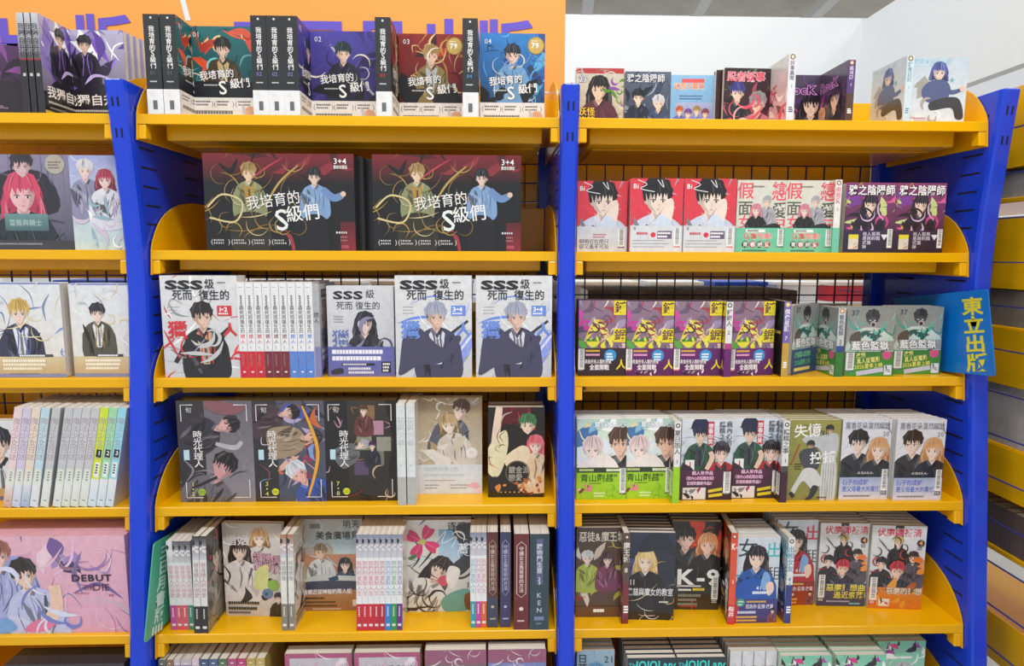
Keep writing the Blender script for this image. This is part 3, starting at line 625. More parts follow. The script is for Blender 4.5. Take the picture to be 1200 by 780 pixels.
design('sssw', sss_v, .14, None, .014, 'L', lambda a: sp_t(a, '獵人', .3, .06, '#4a4a5a'), band=sss_vb, bandh=.33, cover='#bfc0c6', bandc='#8a8cc0', spc='#b9bac0', name='novel')
design('sssv', sss_v, None, None, .03, 'L', band=sss_vb, bandh=.33, cover='#cfd0d6', bandc='#6a6cae', name='novel')
def nb_white(hair, cloth, sd, tr):
    def f(a):
        a.R(0, 0, 1, 1, '#e2e7ee', '#ece6da'); a.R(0, 0, 1, .02, '#8a94c8'); a.FIG(.46, .32, .13, hair, cloth, '#f3d8cc', seed=sd, trim=tr, shirt='#e8ecf2'); a.L(.15, .2, .14, 2, '#b0b4bc', .008, .016); a.swirls(6, ['#e8d9a8', '#f2e8c8'], (.5, .05, 1, .6), .02, sd, .4)
        a.R(0, .78, 1, .96, '#dcc9a0', '#cdb080'); a.R(.4, .755, .85, .785, '#4a4650'); a.L(.42, .76, .38, 1, '#ffffff', .018); a.L(.2, .81, .65, 3, '#fff6e2', .025, .042, sd); a.R(0, .965, 1, 1, '#8a90b8')
    return f
design('nbw1', nb_white('#d9b25e', '#3c3a54', 3, '#6a78b8'), None, None, .03, 'L', cover='#dfe2e8', spc='#c8c4c0', name='novel'); design('nbw2', nb_white('#33303a', '#5a5448', 5, '#b09a4a'), None, None, .03, 'L', lambda a: (a.R(0, .7, 1, 1, '#c4a088', '#8a7a78'), sp_t(a, '騎士之歌', .12, .07, '#b0a8a4')), cover='#dfe2e8', spc='#c9c6c8', name='novel')
def saw(a):
    a.R(0, 0, 1, 1, '#94788c', '#7a5f80'); a.shards(14, ['#b894a0', '#e8cbb8', '#55405e', '#8c4a62', '#a894b8', '#6a5a74'], (0, 0, 1, .65), .26, 2, .35); a.shards(5, ['#d848b0', '#c83a9c'], (.0, .15, .25, .45), .13, 3, .5)
    for i in range(9): a.K([(.08+.03*i, .64-.05*i), (.32+.03*i, .3+.02*i), (.54+.02*i, .32+.03*i), (.7, .62)], .07, ('#ecd83a', '#6a3a42', '#f2e27a')[i % 3], .5)
    a.swirls(16, ['#f0e0d0', '#3a2a3a', '#b03a5a', '#e8b8a0'], (.15, 0, 1, .6), .03, 5, .4); a.shards(6, ['#a83a4a', '#c86a6a'], (.5, 0, .75, .5), .2, 9, .3); a.shards(12, ['#5aa83a', '#e8e03a', '#3a7a2a'], (0, .5, .9, .62), .16, 4, .5)
    a.R(.74, 0, 1, .19, '#f0dc1e'); a.R(.74, .37, 1, .55, '#f0dc1e'); a.T('鏈', .755, .01, .165, '#5a2a3a', bold=.03); a.T('鋸', .755, .38, .155, '#5a2a3a', bold=.03)
def saw_band(full):
    def f(a):
        a.R(0, 0, 1, 1, '#6a2a6e' if full else '#3a2a34', '#5a2260' if full else '#33222c'); a.L(.16, .06, .35, 1, '#e8b83a', .07); a.E(.68, .26, .13, '#3a9ad8'); a.L(.6, .18, .14, 3, '#ffffff', .06, .1); a.L(.16, .2, .36, 1, '#f0a8d0', .07)
        a.T('肩負所有人類的命運', .14, .4, .17, '#f2eef2', sx=.62, out='#3a1a3a'); a.T('全面開戰', .24, .58, .22, '#ffffff', sx=.8, bold=.03, out='#5a1a5a'); a.T('人', .8, .4, .4, '#f0dc1e', bold=.05)
        if full: a.shards(9, ['#1a1a1e', '#e8e8e8', '#9a9a9a'], (.2, .84, .75, .95), .06, 4, .5)
        a.BAR(.0, .02, .13, .75, '#d83a3a' if full else '#26222a')
    return f
design('saw1', saw, None, None, .015, band=saw_band(False), bandh=.37, cover='#4a3a4a', bandc='#3a2a34'); design('saw2', saw, None, None, .015, band=saw_band(True), bandh=.37, cover='#4a3a4a', bandc='#6a2a6e', spine=icon_spine('鏈鋸人', '#2a2a2e', '#b83a8a', '#3a3a3a', '2'), spc='#eceaea')
def green7(a): a.R(0, 0, 1, 1, '#232c2c', '#1a1e22'); a.shards(7, ['#2c4a40', '#3a5a34', '#1a2424'], (0, 0, 1, 1), .3, 3); a.T('Idols', .05, .08, .14, '#3ad8a0'); a.T('★', .4, .22, .16, '#3ac8d0'); a.T('7', .47, .25, .1, '#ffffff'); a.R(.1, .4, .9, .44, '#d8b84a')
design('green7', green7, .115, None, .0155, 'R', icon_spine('偶像星願', '#f0f0f4', '#c8a03a', '#d8b85a', '7'), cover='#232c2c', spc='#7a62b0')
def jail(bnd):
    def f(a):
        a.R(0, 0, 1, 1, '#8f9391', '#a3a8a5'); a.S([(.05, .5), (.3, .3), (.8, .32), (1, .5), (1, .7), (0, .7)], '#cfd8d2'); a.swirls(8, ['#3a9a88', '#5ac0a8', '#2a5a56'], (.2, .3, .8, .55), .08, 4, .4, .5); a.K([(.0, .15), (.15, .3), (.3, .3)], .05, '#4aa898', .6); a.S([(.1, .4), (.28, .34), (.3, .5), (.2, .56), (.08, .52)], '#5c504c')
        a.FIG(.52, .17, .14, '#33343a', '#cfd8d2', '#56565c', seed=4, body=0, eyes='#e8ecec'); a.E(.54, .24, .06, '#c8bcbc'); a.E(.54, .245, .04, '#3a2a2e'); a.T('37', .08, .02, .11, '#33415c'); a.K([(.75, .3), (.95, .4), (1, .25)], .03, '#3a8a80')
        a.R(.1, .485, 1, .625, '#9a9f9c'); a.T('藍色監獄', .12, .485, .135, '#ffffff', sx=1.02, bold=.045, out='#39465e', outw=.03)
    return f
def jail_band(a):
    a.R(0, 0, 1, 1, '#3f7d3c', '#4f9a3a'); a.T('改編\n真人版電影', .22, .05, .24, '#f2ec8a', sx=.8, rot=.12, bold=.02, out='#1f5a2a'); a.T('2026夏季上映', .2, .52, .22, '#f4ee7a', sx=.85, rot=.08, bold=.02, out='#1f5a2a'); a.K([(.25, .9), (.8, .72)], .09, '#cfcfe8', 0, False); a.R(.82, .55, .98, .95, '#dfe4ec'); a.shards(4, ['#33394a', '#7a8296'], (.85, .6, .95, .9), .05, 3); a.E(.86, .12, .1, '#d85a8a')
    a.BAR(.02, .03, .17, .72, '#2f4a92')
def jail_band2(a): a.R(0, 0, 1, 1, '#3c5c84', '#2f4a78'); a.T('改編真人版電影', .1, .1, .25, '#7ad08a', sx=.7); a.T('2026夏季上映', .1, .42, .24, '#5ac07a', sx=.8, bold=.02); a.L(.1, .75, .7, 1, '#f0e07a', .13)
design('jail', jail(0), .112, None, .0165, band=jail_band, bandh=.36, cover='#979b99', bandc='#3f7d3c', spine=icon_spine('藍色監獄', '#33415c', '#2f4a92', '#b88a3a', '37'), spc='#c9cdd0'); design('jailb', jail(1), .112, None, .0165, band=jail_band2, bandh=.36, cover='#979b99', bandc='#35507c')

# fourth row
def timebox(kind, vol):
    def f(a):
        a.R(0, 0, 1, 1, '#38363b' if kind != 2 else '#242326', '#2b2a2e' if kind != 2 else '#1b1a1c')
        if kind == 0:
            a.R(.36, 0, 1, 1, '#6a656f', '#8a8690'); a.FIG(.66, .24, .12, '#2c2830', '#3a3742', '#d8a8a8', seed=3, lie=1.2); a.K([(.5, .42), (.75, .46), (.85, .4)], .07, '#b8b4be', .3); a.FIG(.58, .66, .16, '#1e1d21', '#6c6872', '#d09aa0', seed=8, lie=.5); a.S([(.4, 0), (.9, .05), (.75, .14), (.45, .1)], '#8a5a62'); a.K([(.2, .85), (.5, .75)], .04, '#2a282c')
        elif kind == 1:
            a.R(.34, 0, 1, 1, '#5c5666', '#47506a'); a.shards(22, ['#7fa0d8', '#c86a3a', '#2c2f48', '#b8a8c8', '#8a3a5a', '#e0b0a0', '#4a5ab0'], (.35, .02, 1, .98), .2, 7, .35); a.FIG(.52, .12, .1, '#2a2228', '#4c3a44', '#e0b8ac', seed=2, lie=1.3); a.FIG(.82, .36, .1, '#2c2a30', '#a08a72', '#e4b49c', seed=4, lie=1.4); a.FIG(.62, .72, .14, '#d8dce6', '#3a55a8', '#e8b0a8', seed=6, lie=-.6); a.K([(.7, .05), (.9, .5), (.75, .95)], .05, '#e8a83a', .5)
        else:
            a.R(.32, .0, .95, 1, '#3a3430', '#2a2624'); [a.R(u, v, u+.2, v+.14, c) for u, v, c in ((.5, .05, '#8a6a4a'), (.62, .2, '#b88aa0'), (.45, .35, '#8d9078'), (.62, .5, '#7a7a6a'), (.4, .6, '#5a4a6a'), (.72, .36, '#9a9a8a'))]; a.FIG(.55, .1, .06, '#5a3a2a', '#6a3a3a', seed=3); a.FIG(.52, .44, .07, '#b0b0b4', '#6a6c70', seed=5, lie=1.0); a.FIG(.66, .45, .05, '#4a2a5a', '#2a2a3a', seed=2); a.swirls(8, ['#7a2a2e', '#c9b090', '#1a1818'], (.4, .7, 1, 1), .02, 3, .3); a.S([(.85, 0), (1, 0), (1, .9), (.88, .7), (.95, .4)], '#1a1917')
        for p in ([(.06, .2), (.06, .04), (.22, .04)], [(.76, .04), (.93, .04), (.93, .2)], [(.08, .8), (.08, .955), (.3, .955)], [(.72, .955), (.93, .955), (.93, .78)]): a.K(p, .012, '#e8e8ea', 0, False)
        a.T('時光代理人', .2, .29, .078, '#f4f4f6', vert=True, sx=1.15, bold=.006, gap=-.07); a.R(.07, .48, .145, .58, '#bfe0ec'); a.T(vol, .12, .79, .06, '#dfe25a', vert=True, bold=0, sx=1.1); a.E(.285, .9, .05, '#9fc42c' if kind == 0 else '#d8dc2a'); a.L(.25, .89, .07, 2, '#4a5a1a', .008, .016); a.R(.12, .06, .19, .13, '#38363b'); a.T('旬', .12, .06, .06, '#d8d8d8', bold=0)
    return f
for k, v in enumerate(('1•2', '3•4', '7•8')): design('time%d' % k, timebox(k, v), None, None, .045, box=True, cover='#232226', name='boxed_set', cat='boxed set')
design('whitesp', lambda a: a.R(0, 0, 1, 1, '#cfd3d6'), .15, None, None, 'L', lambda a: (sp_t(a, '花與少爺', .13, .07, '#b8bcbe', bold=0), a.R(0, .72, 1, 1, '#b9bab4'), a.L(.3, .6, .3, 1, '#b8bcc0', .012)), cover='#d8dadb', spc='#dfe3e4', name='novel')
def beige(a):
    a.R(0, 0, 1, .5, '#a98f6c', '#c9bba6'); a.swirls(22, ['#e6ddd0', '#cbb79a', '#f4f0ea', '#9a8260'], (0, .05, .5, .7), .03, 3, .3); a.FIG(.66, .13, .13, '#5a3c2c', '#5f6270', '#ecd0c0', seed=3, lie=.35); a.FIG(.48, .28, .13, '#c0a274', '#d8cdc0', '#f0dccc', long=1.6, seed=5, lie=-.2); a.shards(7, ['#e9e4da', '#d4c8b4', '#b39b76'], (.2, .45, .8, .68), .22, 4, .5); a.E(.84, .57, .09, '#efe9e4'); a.L(.8, .55, .08, 2, '#c8a8a0', .008, .02)
def beige_b(a): a.T('致你的戀慕之詩', .08, .08, .15, '#b5c6d6', sx=1.1); a.L(.1, .32, .65, 1, '#c6d2dc', .08); a.L(.1, .52, .6, 1, '#b09a90', .04); a.L(.1, .68, .25, 2, '#8a8a90', .04, .1); a.L(.5, .68, .3, 2, '#8a8a90', .04, .1, 3); a.shards(5, ['#e8b8c8', '#f4d8e0'], (.8, .7, 1, 1), .12, 2, .5)
design('beige', beige, None, None, .022, 'L', band=beige_b, bandh=.31, cover='#cdbfa8', bandc='#dde3ea', name='novel')
def goldfish(a):
    a.R(0, 0, 1, 1, '#231c1c', '#1c1616'); a.shards(7, ['#8a1c28', '#b8303a', '#5a1420'], (.2, 0, .7, .25), .22, 3, .7); a.K([(.2, 0), (.15, .25), (.1, .5)], .14, '#ecd2be', .2); a.S([(.0, .45), (.3, .25), (.35, .45), (.2, .75), (0, .72)], '#e6dcb4'); a.FIG(.7, .2, .15, '#3f7a4a', '#e0c8a0', '#f0d4bc', seed=4, body=0); a.FIG(.84, .42, .14, '#e46a78', '#e8c8a0', '#f4d8c4', long=2.6, seed=5, dark='#cf4a5c'); a.S([(.3, .55), (.6, .42), (.75, .5), (.6, .68), (.35, .66)], '#ecd8b8')
    a.E(.52, .72, .22, '#14100f'); a.E(.52, .72, .21, '#8a7a5a'); a.E(.52, .72, .2, '#14100f'); a.T('鍍金派\n戀愛', .36, .65, .085, '#c9c4b4', sx=.9, bold=0); a.shards(12, ['#b8602a', '#d88a3a', '#8a3a1c'], (.05, .75, .95, .98), .09, 6, .7); [a.E(.23+.08*i, .94, .012, '#d8c89a') for i in range(7)]
design('goldfish', goldfish, None, None, .03, 'L', cover='#2a2222', name='novel')
def pastel_sp(c, c2, num=None):
    def f(a):
        a.R(0, .72, 1, 1, '#eef0f4', c2); sp_t(a, '魔法少女日誌', .1, .072, '#a89aa8', bold=.0)
        if num: a.R(.2, .42, .85, .5, '#2a2c30'); a.T(num, .36, .425, .06, '#ffffff'); a.R(.25, .55, .8, .7, '#f2f4f4'); a.L(.35, .57, .1, 1, '#4a4a50', .02, .03, 1, True)
        else: a.R(.12, .62, .88, .78, '#e6ece0'); a.L(.4, .64, .1, 1, '#9aa09a', .02, .03, 1, True)
        a.L(.3, .93, .4, 1, '#9a9aa4', .012)
    return f
NBSP = [('#f0d8dc', '#e0a890'), ('#d8cfe8', '#ccd4ec'), ('#f0ddcc', '#a8bcd8'), ('#c4e0ec', '#e4e8ee'), ('#c9ccd0', '#e4e8dc'), ('#c9ccd0', '#e4e8dc'), ('#ccced2', '#dfe6d2'), ('#cfd0d4', '#dfe6d2'), ('#cccdd0', '#dfe6d2'), ('#d8e83a', '#d4e8ee'), ('#a4e0b4', '#d4e8ee'), ('#9adcec', '#d4e8ee')]
for i, (c, c2) in enumerate(NBSP): design('nbsp%d' % i, lambda a: None, .13, None, .0175, 'L', pastel_sp(c, c2, {9: '1', 10: '2', 11: '3'}.get(i)), cover='#cfd2d6' if i != 4 else '#a8a9ac', spc=c, name='novel')
design('nbgirl', lambda a: (a.R(0, 0, 1, 1, '#e8eaee'), a.FIG(.7, .3, .2, '#2c2a34', '#3a3c4c', seed=4, shirt='#dfe4ec'), a.R(0, .85, 1, .95, '#c8a868'), a.R(0, .95, 1, 1, '#6a6a9a')), .14, .185, .02, 'L', cover='#e8eaee', name='novel')
def sweet(a):
    a.R(0, 0, 1, 1, '#dfeef4', '#f2f0ee'); a.R(0, 0, 1, .25, '#bcd8c8', '#e0ecdc'); a.S([(.0, .15), (.3, .08), (.4, .2), (0, .35)], '#4a7ab0'); a.shards(5, ['#ffffff', '#e8dca8', '#8ac0dc'], (.2, 0, .8, .2), .2, 3, .6)
    a.FIG(.88, .3, .24, '#5a4030', '#3c3a44', '#efc4ac', seed=3, turn=-.4); a.FIG(.32, .38, .2, '#ead0d0', '#f4ece8', '#f8e2d8', seed=2, turn=-.2); a.S([(.1, .62), (.4, .45), (.75, .5), (.85, .75), (.1, .8)], '#f6ece6'); a.shards(3, ['#5a78c8', '#d85a7a'], (.45, .55, .65, .65), .1, 2, .5); a.T('夏日戀人心', .34, .03, .075, '#ffffff', bold=.02, out='#9ab8c8'); a.T('相川キチヤ', .22, .59, .03, '#5a5a60', sx=1.4)
def sweet_b(a): a.R(0, 0, 1, .16, '#3c4a34'); a.L(.05, .04, .35, 1, '#c8d88a', .07); a.L(.6, .04, .3, 1, '#e8f0c8', .08); a.T('青山剛昌', .07, .2, .26, '#2c4a1c', sx=.98, bold=.03); a.T('老師', .68, .2, .11, '#2c4a1c', bold=.02); a.L(.25, .48, .3, 1, '#3c6a1c', .03); a.shards(5, ['#e88a9a', '#f4d0d0', '#7a4a3a'], (.05, .55, .3, .9), .1, 3, .6); a.swirls(9, ['#4a9a1c', '#6ab82a'], (.6, .4, .85, .95), .015, 2, .2); a.L(.35, .78, .25, 2, '#eaf6c0', .05, .09); a.BAR(.87, .02, .12, .78, '#22262a')
design('sweet', sweet, None, None, .0145, band=sweet_b, bandh=.4, cover='#e8eef0', bandc='#a3d42c', spine=icon_spine('夏日戀人', '#4a4a55', '#a3d42c', '#3a3a3a'), spc='#eceded')
def cap(a):
    a.R(0, 0, 1, 1, '#dfe5ee', '#c4d0de'); a.swirls(8, ['#f4f6fa', '#a8b4c4'], (0, 0, .5, .5), .04, 2, .5, .4); a.FIG(.36, .2, .14, '#2a3048', '#2f5a44', '#eccab4', seed=3, trim='#3c3c48', shirt='#3f4452'); a.S([(.18, .12), (.25, .0), (.46, .0), (.54, .12), (.36, .1)], '#262e4c'); a.FIG(.78, .42, .16, '#2a2026', '#b02a36', '#f2d0c0', seed=5, shirt='#2c2c34'); a.K([(.5, .62), (.6, .48), (.56, .4)], .1, '#eccab4', .2)
    a.R(.5, .03, .62, .32, '#c4283a'); a.T('想看你笑', .505, .05, .065, '#ffffff', vert=True, sx=1.0); a.T('糟糕之事\n', .72, .03, .075, '#55586a', vert=True); a.T('我內心的', .86, .03, .075, '#55586a', vert=True); a.R(.08, .5, .26, .64, '#f4f4f2'); a.T('1', .13, .505, .12, '#d02a3a'); a.shards(5, ['#3a2a38', '#2f3a3c'], (0, .7, 1, .9), .3, 3, .6)
def cap_b(a): a.R(0, 0, 1, 1, '#5a3248', '#38262e'); a.T('超人氣作品', .22, .02, .14, '#f8e0f0', sx=1.0, out='#c04a9a'); a.T('《我內心的糟糕念頭》', .08, .2, .13, '#f8d0ec', sx=.78, out='#c04a9a'); a.T('曾經的最新作品!!', .12, .37, .13, '#f8e0f0', sx=.85, out='#c04a9a'); a.R(.05, .58, .5, .98, '#e8e4e0'); a.shards(8, ['#2a2a30', '#b04a6a', '#8a8a90'], (.1, .62, .45, .94), .09, 4, .5); a.P([(.55, .66), (.82, .58), (.82, .68), (.55, .76)], '#e8d02a'); a.P([(.56, .82), (.83, .76), (.83, .86), (.56, .92)], '#e8d02a'); a.BAR(.84, .05, .14, .72, '#26242a')
design('cap', cap, None, None, .0145, band=cap_b, bandh=.37, cover='#d0d6de', bandc='#4a2c3c', spine=icon_spine('糟糕之事', '#3a3a44', '#4a4a4e', '#3a3a3a', '1'), spc='#eceded')
def ball(a):
    a.R(0, 0, 1, 1, '#9d9a4e', '#8f8c46'); a.FIG(.78, .13, .08, '#2a2c34', '#c8ccd0', '#d8b89c', seed=3, body=0); a.S([(.55, .2), (.95, .18), (.92, .5), (.7, .52), (.6, .36), (.3, .28), (.3, .22)], '#c4c8cc'); a.S([(.68, .5), (.94, .5), (.95, 1.02), (.8, 1.02), (.78, .75), (.76, 1.02), (.66, 1.0)], '#d4d6d4'); [a.K([(.7+.05*i, .54), (.7+.05*i, .98)], .008, '#6a6e74') for i in range(5)]
    a.FIG(.42, .32, .08, '#33302e', '#44464e', '#c8a488', seed=5, body=0); a.S([(.3, .36), (.55, .36), (.62, .52), (.55, .62), (.32, .6), (.2, .44)], '#4a4c56'); a.S([(.33, .6), (.55, .62), (.68, .78), (.5, .86), (.3, .76), (.14, .92), (.06, .9), (.2, .72)], '#d8dad6'); a.S([(.5, .82), (.62, .84), (.5, .98), (.36, .99), (.44, .94)], '#33353c'); a.K([(.06, .9), (.14, .96)], .08, '#2a2c34'); a.K([(.05, .55), (.2, .3)], .05, '#a8523a', .4); a.K([(.25, .25), (.4, .2), (.6, .22)], .06, '#c8ccd0', .3)
    a.T('失憶', .06, .06, .17, '#ffffff', bold=.03, rot=.08, sx=1.0); a.T('(21)', .58, .12, .07, '#2a2a20'); a.T('投捕', .4, .4, .155, '#ffffff', bold=.03, rot=.08, sx=1.05); a.L(.12, .54, .16, 3, '#3c3a1c', .014, .03); a.L(.6, .96, .2, 1, '#2c2a14', .016)
design('ball', ball, None, None, .0145, cover='#9d9a4e')
def herb(a):
    a.R(0, 0, 1, 1, '#dfe3ef', '#e9e6ea'); a.FIG(.34, .3, .2, '#2b262a', '#33363e', '#f0d8cc', seed=3, turn=-.5); a.FIG(.76, .38, .19, '#d8a878', '#2c2f38', '#f4dcd0', long=1.9, seed=6, turn=-.3, dark='#c08a5c'); a.R(0, .72, 1, 1, '#a4b4d4', '#e6e2ea'); a.T('薰香花朵凜然綻放', .05, .035, .09, '#7a7e8a', sx=.76, bold=0, out=None); a.T('20', .82, .14, .08, '#8a8e9a', bold=0)
    a.T('-KISAKA-', .34, .645, .04, '#e8e8f0', sx=1.2); a.T('孩子的成就', .06, .745, .075, '#5a5ad0', sx=.85, bold=.02); a.T('是父母最大的喜悅', .06, .83, .075, '#3a62c8', sx=.78, bold=.02); a.R(.55, .75, .75, .9, '#d8a8d8') if 0 else None; a.L(.1, .945, .6, 1, '#6a6a74', .02); a.BAR(.86, .62, .12, .27, '#26262a')
design('herb', herb, None, None, .0145, cover='#dfe1e8', spine=icon_spine('薰香花', '#5a5a66', None, '#4a4a4a', '20'), spc='#dfe2ea')

# fifth row
def white_sp(ft, tp, tc='#d87a9a', title='替身情人的戀愛'):
    def f(a):
        a.R(0, 0, 1, .24, tp, '#cfd0d8'); a.shards(4, ['#2c2c3c', '#e8e0e4'], (0, .05, 1, .2), .5, 3, .6); a.R(0, .72, 1, 1, ft); sp_t(a, title, .27, .052, tc, bold=0); a.L(.35, .75, .12, 1, '#ffffff', .012, .03, 1, True); a.R(.2, .93, .8, .955, '#f0e8ea')
    return f
for i, (ft, tp) in enumerate((('#c24a9a', '#e0e2e6'), ('#d85a6c', '#5a5c66'), ('#e0566a', '#4a4c58'), ('#3a8a78', '#5a5c66'))): design('ws%d' % i, lambda a: a.R(0, 0, 1, 1, '#c8c4c2'), .128, None, .0128, 'L', white_sp(ft, tp), cover='#d9d9dc', spc='#e4e6ea', name='novel')
def dark_rose(a): a.R(0, 0, 1, 1, '#3a3735', '#55524c'); a.K([(.1, .25), (.5, .28), (.9, .1)], .1, '#d83a6a', .5); a.FIG(.35, .3, .18, '#2a2724', '#8a847c', '#d8c0b0', seed=4); a.swirls(12, ['#8a847a', '#b0aca4', '#26241f'], (0, .4, 1, 1), .05, 3, .5); a.L(.1, .82, .7, 5, '#b8b49c', .014, .03, 2)
design('drose', dark_rose, .145, None, .0148, 'L', white_sp('#26262a', '#2c2a2e', '#b06a78'), cover='#44413d', spc='#e0e0e2', name='novel')
def elope(a):
    a.R(0, 0, 1, .15, '#b8ac9c', '#cfc4b6'); a.R(0, .15, 1, 1, '#dad3cc', '#d0c8c4'); a.FIG(.62, .16, .13, '#d8a468', '#d8cfc8', '#f2dac8', long=1.4, seed=3); a.FIG(.28, .3, .15, '#3a2620', '#e4dcd8', '#ecd0c0', long=2.6, seed=5); a.K([(.0, .45), (.1, .55), (.05, .65)], .03, '#3a2620', .7); a.T('婚姻', .05, .12, .12, '#e8e0dc'); a.shards(6, ['#efe8e4', '#c4b8b8', '#2a2220'], (.2, .5, .7, .8), .18, 2, .5)
    [a.T(t, .5+.15*i, .3+.02*i, .1, '#d8a0b4', vert=True, out='#4a3038', bold=.03) for i, t in enumerate(('緋聞', '誘惑', '偶像'))]; a.S([(.55, .5), (.75, .45), (.7, .7), (.5, .68)], '#d8d88a'); a.E(.82, .66, .1, '#8fb84a'); a.E(.72, .75, .09, '#6a80a8'); a.T('×', .66, .71, .09, '#26262c'); a.FIG(.9, .8, .07, '#2c2426', '#26262c', seed=2); a.L(.05, .84, .55, 2, '#3a3634', .03, .06, 3); a.L(.05, .95, .45, 1, '#5a5450', .02)
design('elope', elope, None, None, .0132, 'L', white_sp('#8a8478', '#b07a60', '#8a8a8a', '緋聞偶像'), cover='#d8d0c8', spc='#e6e4e0', name='novel')
def cafe(a):
    a.R(0, 0, 1, .3, '#a9a49c', '#b9c8cc'); a.R(.55, .2, 1, .45, '#a8c4cc', '#c4d0d0'); a.R(.05, .38, .97, .58, '#c08a68', '#b57f62'); a.FIG(.35, .36, .1, '#8a7458', '#d4d8dc', '#e8c4a8', seed=4); a.FIG(.72, .5, .09, '#23242e', '#3c4a66', '#f0d4c4', long=1.8, seed=5); a.P([(.05, .66), (.3, .6), (.9, .62), (1, .72), (.1, .74)], '#c9d0d4'); a.P([(.45, .64), (.6, .61), (.62, .66), (.48, .68)], '#2c4a6a'); a.S([(.1, .68), (.95, .68), (1, .78), (0, .78)], '#3c4258')
    a.T('明天', .7, .01, .09, '#3a3a3a', bold=.0, sx=.95); a.T('美食廣場見', .28, .13, .095, '#33332f', bold=.005, sx=.95); a.R(.2, .05, .35, .1, '#7a746c'); a.R(0, .77, 1, 1, '#b0825e', '#a5744f'); a.T('最親近卻神秘的兩人組', .05, .765, .06, '#ffffff', sx=.85, bold=.02, out='#2a5a9a', rot=.02); a.L(.05, .85, .4, 1, '#2c2018', .022); a.L(.05, .895, .6, 2, '#3a2a1c', .02, .04, 3); a.R(.82, .88, .97, .95, '#e4e4dc'); a.L(.2, .975, .5, 1, '#e8dcc8', .012)
design('cafe', cafe, None, None, .018, 'L', cover='#b5a89a', name='novel')
SP8 = [('#cf2038', '#d8627a'), ('#cf2038', '#d8627a'), ('#cf2038', '#d8627a'), ('#c81c38', '#d8627a'), ('#b81c38', '#c8627a'), ('#2a86d8', '#5a9ad8'), ('#2a9a4a', '#5aa878'), ('#6a2a8a', '#8a6aa8'), ('#38a0b0', '#6ab0c0'), ('#c84aa8', '#d88ac0'), ('#e2683a', '#d8866a')]
for i, (c, tc) in enumerate(SP8): design('sp8%d' % i, lambda a: a.R(0, 0, 1, 1, '#d8d4cc'), .128, None, .0125, 'L', white_sp(c, '#8a90a8', tc, '我們的重製人生'), cover='#dcdad6', spc='#eceef2', name='novel')
def flower(a):
    a.R(0, 0, 1, 1, '#e2e0dc', '#d8d8d8'); a.R(.5, .1, 1, .5, '#7fb0d8', '#c8dcec'); a.FIG(.5, .55, .16, '#2f2726', '#e8e4e0', '#f2d6c8', long=3.2, seed=4, lie=.5); a.swirls(18, ['#2f2726', '#4a3c38'], (0, .5, .7, .98), .025, 3, .5); a.S([(.7, .1), (1, .05), (1, .42), (.8, .6), (.68, .5), (.85, .35)], '#3c3e48'); a.S([(.55, .85), (.9, .75), (1, .95), (.6, 1)], '#6aa8a0'); a.E(.56, .66, .08, '#d8566a'); a.S([(.65, .5), (.8, .55), (.7, .75), (.6, .65)], '#efe9e6'); a.S([(.86, .82), (1, .8), (1, .97), (.88, .97)], '#7a4a34')
    for i in range(4):
        th = .5+i*math.pi/2; cx, cy = .27, .23; a.S([(cx+r_*math.cos(th+d), cy+a.a*r_*math.sin(th+d)) for r_, d in ((.03, 0), (.15, -.5), (.25, -.28), (.22, 0), (.25, .28), (.15, .5))], '#d83a72'); a.K([(cx, cy), (cx+.2*math.cos(th), cy+a.a*.2*math.sin(th))], .012, '#f2a8c0', .6)
    a.E(.27, .23, .045, '#c8c86a'); a.shards(3, ['#5a7a4a'], (.05, .3, .15, .4), .09, 2, .4); a.T('逐愛', .62, .02, .1, '#3a3630', bold=.01); a.K([(.5, .2), (.6, .12), (.55, .25), (.75, .18), (.68, .3)], .014, '#f4f4f4'); a.swirls(6, ['#3a8a4a', '#ffffff'], (.65, .15, 1, .3), .02, 6, .3); a.T('著', .76, .25, .12, '#f4f8fa', out='#4a90c0'); a.L(.9, .68, .06, 1, '#5a5a5a', .016, .03, 1, True)
design('flower', flower, None, None, .02, 'L', cover='#dcdad6', name='novel')
def orn(bg2, tc):
    def f(a): a.R(0, .68, 1, 1, bg2); a.K([(.2, .12), (.5, .08), (.8, .12), (.8, .62), (.5, .66), (.2, .62), (.2, .12)], .04, tc, 0, False); sp_t(a, '守護女主角哥哥的方法', .13, .048, tc); a.E(.5, .78, .14, tc); a.L(.25, .9, .5, 1, tc, .014)
    return f
design('orn0', lambda a: None, .145, None, None, 'L', orn('#3a4258', '#c8b4a8'), cover='#5a2c30', spc='#5c2c30', name='novel'); design('orn1', lambda a: None, .145, None, None, 'L', orn('#3c3566', '#c0b8d8'), cover='#3a3c66', spc='#3a3c66', name='novel'); design('orn2', lambda a: None, .145, None, None, 'L', orn('#6a1f28', '#e4d4d0'), cover='#6a242c', spc='#6c262e', name='novel')
design('orn3', lambda a: None, .15, None, None, 'L', lambda a: (a.R(.35, .05, .68, .52, '#5b5f86'), sp_t(a, '購物門生意', .1, .062, '#d8dcec'), sp_t(a, '23', .44, .05, '#e8e8f0'), sp_t(a, 'KEN', .6, .07, '#c0c8d8', gap=.3), a.R(.25, .86, .75, .9, '#7a86b0'), a.L(.35, .93, .3, 1, '#8a96b8', .01)), cover='#2c4650', spc='#2b4550', name='novel')
